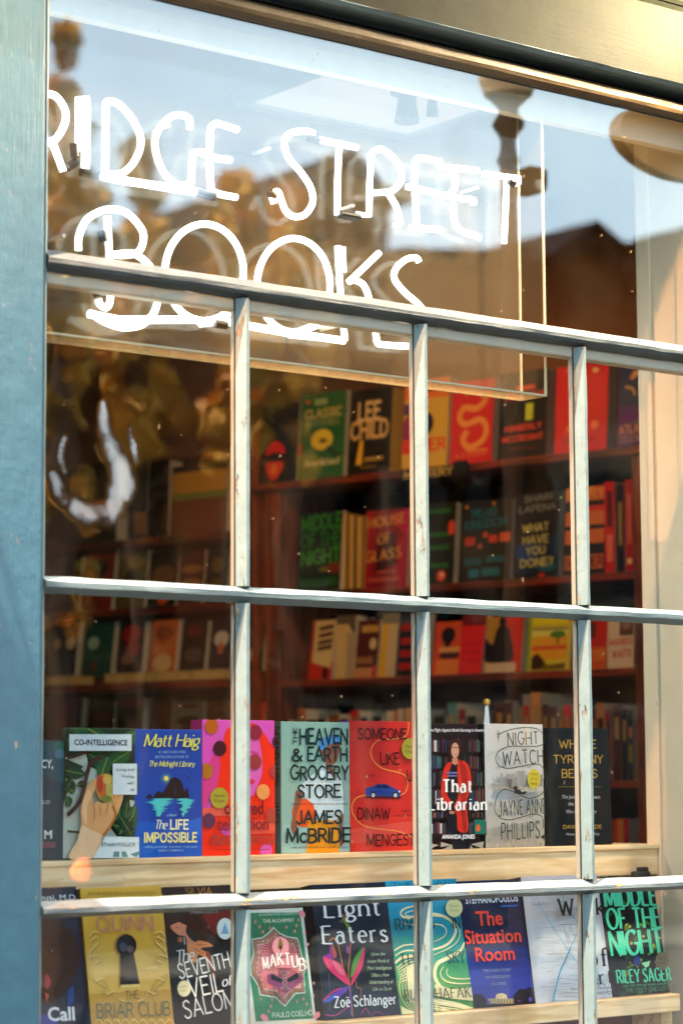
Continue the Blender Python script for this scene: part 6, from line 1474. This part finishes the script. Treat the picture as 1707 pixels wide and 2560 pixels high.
# ---------------------------------------------------------------- across the street: what the panes mirror
def mir(px, py, yv):
    """point in the street whose mirror image in the glass stands at depth yv behind it"""
    p = at(px, py, yv)
    return Vector((p.x, 2*G-yv, p.z))
BRICK = plain('2e1a10', .9, .03, .25, 'brick', .3, 8)
BRICK2 = plain('1c1618', .9, .03, .2, 'dark_brick', .3, 8)
ROOF = plain('1c1818', .9, .05, .2, 'slate', .3, 12)
TRIM = plain('4a4238', .8, .05, .1, 'stone_trim')
PANE_D = plain('0c0e10', .4, .05, .05, 'house_glass')
def house(label, pts, yv, depth, m, roofm=None, wins=()):
    """front outline by mirrored points, extruded away from the shop"""
    p = [mir(a, c, yv) for a, c in pts]
    base = min(q.x for q in p)
    h = thing('house', label, 'house', Matrix.Translation((base, p[0].y, 0)), 'buildings across the street')
    x0, x1 = min(q.x for q in p), max(q.x for q in p)
    out = [(q.x, q.z) for q in p]+[(x1, -.12), (x0, -.12)]
    y = p[0].y; n = len(out); b = MB()
    vs = [(a, y, c) for a, c in out]+[(a, y-depth, c) for a, c in out]
    b.add(vs, [tuple(range(n)), tuple(range(2*n-1, n-1, -1))]+[(i, i+n, (i+1) % n+n, (i+1) % n) for i in range(n)], m)
    b.build('wall', h, local=True)
    b = MB()
    for i in range(len(p)-1):
        a, c = p[i], p[i+1]
        if abs(c.x-a.x) < .05: continue
        d = (c-a).normalized(); up_ = Vector((-d.z, 0, d.x)); up_ = up_ if up_.z > 0 else -up_
        a2, c2 = a-d*.12+up_*.01, c+d*.12+up_*.01
        v = [a2+Vector((0, .3, 0)), c2+Vector((0, .3, 0)), c2+Vector((0, -depth-.1, 0)), a2+Vector((0, -depth-.1, 0))]
        v += [q+up_*.18 for q in v]
        b.add(v, [(3, 2, 1, 0), (4, 5, 6, 7), (0, 1, 5, 4), (1, 2, 6, 5), (2, 3, 7, 6), (3, 0, 4, 7)], ROOF)
    b.build('roof', h, local=True)
    for (ux, z0, w, hh, arch) in wins:
        xc = x0+(x1-x0)*ux
        b = MB(); b.bbox((xc-w/2-.1, y+.02, z0-.1), (xc+w/2+.1, y+.08, z0+hh+.1), TRIM, .01)
        if arch: b.prism([(xc+math.cos(math.radians(t_))*(w/2+.1), z0+hh+.1+math.sin(math.radians(t_))*(w/2)) for t_ in range(0, 181, 15)], 'y', y+.02, y+.08, TRIM)
        f = b.build('window', h, local=True)
        b = MB(); b.box((xc-w/2, y+.081, z0), (xc+w/2, y+.09, z0+hh), PANE_D)
        o = b.build('pane', f); o.matrix_parent_inverse = f.matrix_world.inverted() if False else Matrix.Identity(4)
        for v in o.data.vertices: v.co -= Vector((base, p[0].y, 0))
    return h
house('brick house with a steep gable across the street', [(1368, 672), (1450, 612), (1508, 664), (1760, 664)], 15.0, 8.0, BRICK, None, ((.28, 3.4, 1.1, 1.3, 1), (.28, .6, 1.3, 1.6, 0), (.75, 3.0, 1.0, 1.4, 0), (.75, .4, 1.0, 1.6, 0)))
house('long flat-roofed brick building left of the gabled house', [(972, 676), (1366, 676)], 15.5, 9.0, BRICK2, None, ((.2, 3.2, .9, 1.4, 0), (.5, 3.2, .9, 1.4, 0), (.8, 3.2, .9, 1.4, 0), (.3, .4, 2.0, 1.8, 0), (.75, .2, 1.0, 2.1, 0)))
house('tall narrow brown house with a pointed front', [(744, 520), (838, 440), (912, 520), (968, 520)], 16.0, 9.0, BRICK, None, ((.35, 3.6, .9, 1.5, 0), (.75, 3.6, .9, 1.5, 0), (.35, .4, .9, 1.9, 0)))
house('low brown house behind the street trees', [(80, 640), (740, 640)], 19.0, 8.0, BRICK, None, ((.2, 3.0, 1, 1.4, 0), (.5, 3.0, 1, 1.4, 0), (.8, 3.0, 1, 1.4, 0), (.35, .3, 1.1, 2, 0)))
house('wide dark brick building at the near end of the far pavement', [(-1500, 500), (60, 500)], 16.0, 9.0, BRICK2, None, ((.3, 3.2, .9, 1.4, 0), (.7, 3.2, .9, 1.4, 0)))
house('brick building beyond the gabled house', [(1770, 600), (2700, 600)], 15.0, 9.0, BRICK2, None, ((.3, 3.2, .9, 1.4, 0), (.7, 3.2, .9, 1.4, 0)))

LEAFM = []
for c in ('c08a2c', 'd09c3c', '94742a', 'c4802c'): LEAFM.append(plain(c, .6, .3, .15, 'leaf'))
BARK = plain('3a2c20', .9, .2, .2, 'bark', .5, 20)
def tree(label, px, yv, py_top, wpx, seed, narrow=False):
    rnd = random.Random(seed)
    top = mir(px, py_top, yv); x, y = top.x, top.y; H = top.z+.12
    Z = (Vector((at(px, py_top, yv)))-EYE).dot(_f)
    R = wpx/2*Z/FPX
    t_ = thing('street_tree', label, 'tree', Matrix.Translation((x, y, -.12)), 'trees across the street')
    b = MB()
    b.tube([(x, y, -.12), (x+.05, y, H*.25), (x-.05, y+.05, H*.55), (x, y, H*.85)], [.17, .13, .09, .03], BARK, 9)
    for i in range(9):
        a = rnd.uniform(0, 6.28); z0 = H*rnd.uniform(.3, .7); l = R*rnd.uniform(.5, .9)
        b.tube([(x, y, z0), (x+math.cos(a)*l*.5, y+math.sin(a)*l*.5, z0+l*.3), (x+math.cos(a)*l, y+math.sin(a)*l, z0+l*.7)], [.06, .04, .015], BARK, 6)
    b.build('trunk', t_, True, True)
    b = MB(); vs, fs = {}, {}
    cl = []
    for i in range(44 if not narrow else 60):
        f = rnd.random(); zz = H*(.60+.38*f) if not narrow else H*(.35+.64*f); rr = R*(math.sin(math.pi*min(1, .12+.86*f)) if not narrow else (1-.7*f))
        a = rnd.uniform(0, 6.28); q = rr*math.sqrt(rnd.random())*.9
        cl.append((x+math.cos(a)*q, y+math.sin(a)*q*.8, zz, R*rnd.uniform(.12, .26)*(1 if not narrow else 1.5)))
    for (cx_, cy_, cz_, cr) in cl:
        m = rnd.choice(LEAFM)
        n = 70
        v, f = [], []
        for k in range(n):
            d = Vector((rnd.gauss(0, 1), rnd.gauss(0, 1), rnd.gauss(0, 1))).normalized()*cr*rnd.random()**.45
            c = Vector((cx_, cy_, cz_))+d
            u = Vector((rnd.gauss(0, 1), rnd.gauss(0, 1), rnd.gauss(0, 1))).normalized(); w = u.orthogonal().normalized()
            s_ = rnd.uniform(.07, .14); i0 = len(v)
            v += [c-u*s_, c+w*s_*.5, c+u*s_, c-w*s_*.5]; f.append((i0, i0+1, i0+2, i0+3))
        b.add(v, f, m)
    b.build('crown', t_, local=True)
tree('tall thin tree at the left across the street', 172, 13.0, 70, 120, 1, True)
tree('broad bronze tree left of the other street trees', 150, 14.5, 215, 300, 2)
tree('broad bronze tree second from the left across the street', 350, 15.0, 370, 300, 3)
tree('rounded bronze tree in the middle of the row across the street', 590, 15.5, 425, 300, 4)
tree('rounded bronze tree before the pointed brown house', 720, 14.0, 470, 260, 5)

# lamp post on the kerb
IRON = plain('20150d', .7, .08, .15, 'painted_iron', .2, 20)
SKYLIT_CREAM = plain('b9ab86', .6, .3, .08, 'skylit_cream')  # pale tone puts the skylight on the capital into its colour
c = mir(1276, 700, 1.9)
post = thing('lamp_post', 'turned iron lamp post with a small box standing on the pavement outside the shop', 'lamp post', Matrix.Translation((c.x, c.y, 0)))
Zp = (at(1276, 700, 1.9)-EYE).dot(_f); k_ = Zp/FPX
def zpx(py): return mir(1276, py, 1.9).z
prof = [(34, 12000)]
b = MB()
pr = [(70, 0.0), (70, .10), (46, .14), (40, .9), (30, .95)]
pr = [(a*k_, z_) for a, z_ in pr]
for hw, py in ((21.5, 560), (21.5, 420), (27, 410), (30, 402), (24, 392), (21, 372), (20, 352), (24, 345), (30, 333), (40, 320), (42, 312), (36, 300), (26, 288), (25, 272), (40, 258), (58, 240)):
    pr.append((hw*k_, zpx(py)))
b.lathe((c.x, c.y, 0), pr, IRON, 24); b.build('shaft', post, True, True)
b = MB(); b.lathe((c.x, c.y, 0), [(62*k_, zpx(239.5)), (70*k_, zpx(215)), (76*k_, zpx(195)), (60*k_, zpx(150)), (20*k_, zpx(120))], SKYLIT_CREAM, 24); b.build('capital', post, True, True)
b = MB(); q0, q1 = mir(1299, 482, 1.9), mir(1346, 425, 1.9)
b.bbox((q0.x, c.y-.05, q0.z), (q1.x, c.y+.05, q1.z), IRON, .02); b.build('box', post, local=True)
b = MB(); b.lathe((c.x, c.y, zpx(119)), [(.05, 0), (.16, .25), (.19, .45), (.06, .6), (.02, .68)], SKYLIT_CREAM, 6); b.build('lantern', post, local=True)
# round sign hanging from the shop front, seen only mirrored
p0, p1 = at(1550, 365, .9), at(1850, 365, .9)
sc_ = mir(1690, 360, .9); rr = (p1.x-p0.x)/2
rs = thing('hanging_sign', 'oval brown wooden sign on a bracket beside the window', 'sign', Matrix.Translation((sc_.x, sc_.y, sc_.z)))
b = MB(); n = 40
zr_ = (at(1690, 275, .9).z-at(1690, 455, .9).z)/2
o_ = [(sc_.x+rr*math.cos(2*math.pi*i/n), sc_.z+zr_*math.sin(2*math.pi*i/n)) for i in range(n)]
vs = [(a, sc_.y-.02, z_) for a, z_ in o_]+[(a, sc_.y+.02, z_) for a, z_ in o_]
b.add(vs, [tuple(range(n)), tuple(range(2*n-1, n-1, -1))]+[(i, i+n, (i+1) % n+n, (i+1) % n) for i in range(n)], plain('4a3a20', .6, .2, .15, 'sign_wood', .1, 10)); b.build('board', rs, local=True)
b = MB(); b.tube([(sc_.x, sc_.y, sc_.z+zr_-.01), (sc_.x, sc_.y, sc_.z+zr_+.25), (sc_.x, -.02, sc_.z+zr_+.25)], .012, IRON, 8); b.build('bracket', rs, True, True)

# amber warning beacon at the far kerb, mirrored as an orange glow low in the left pane
bc = mir(206, 2174, 7.5)
be = thing('warning_beacon', 'small post with a lit amber warning lamp in the street', 'beacon', Matrix.Translation((bc.x, bc.y, -.12)))
b = MB(); b.lathe((bc.x, bc.y, -.12), [(.16, 0), (.15, .03), (.03, .05), (.026, bc.z-.02), (.05, bc.z), (.05, bc.z+.04)], IRON, 16); b.build('post', be, True, True)
b = MB(); b.lathe((bc.x, bc.y, bc.z), [(.035, -.045), (.045, -.03), (.048, 0), (.042, .03), (.02, .05)], glow('ff5a06', 1.4, 'amber_lamp'), 18); b.build('lamp', be, True, True)
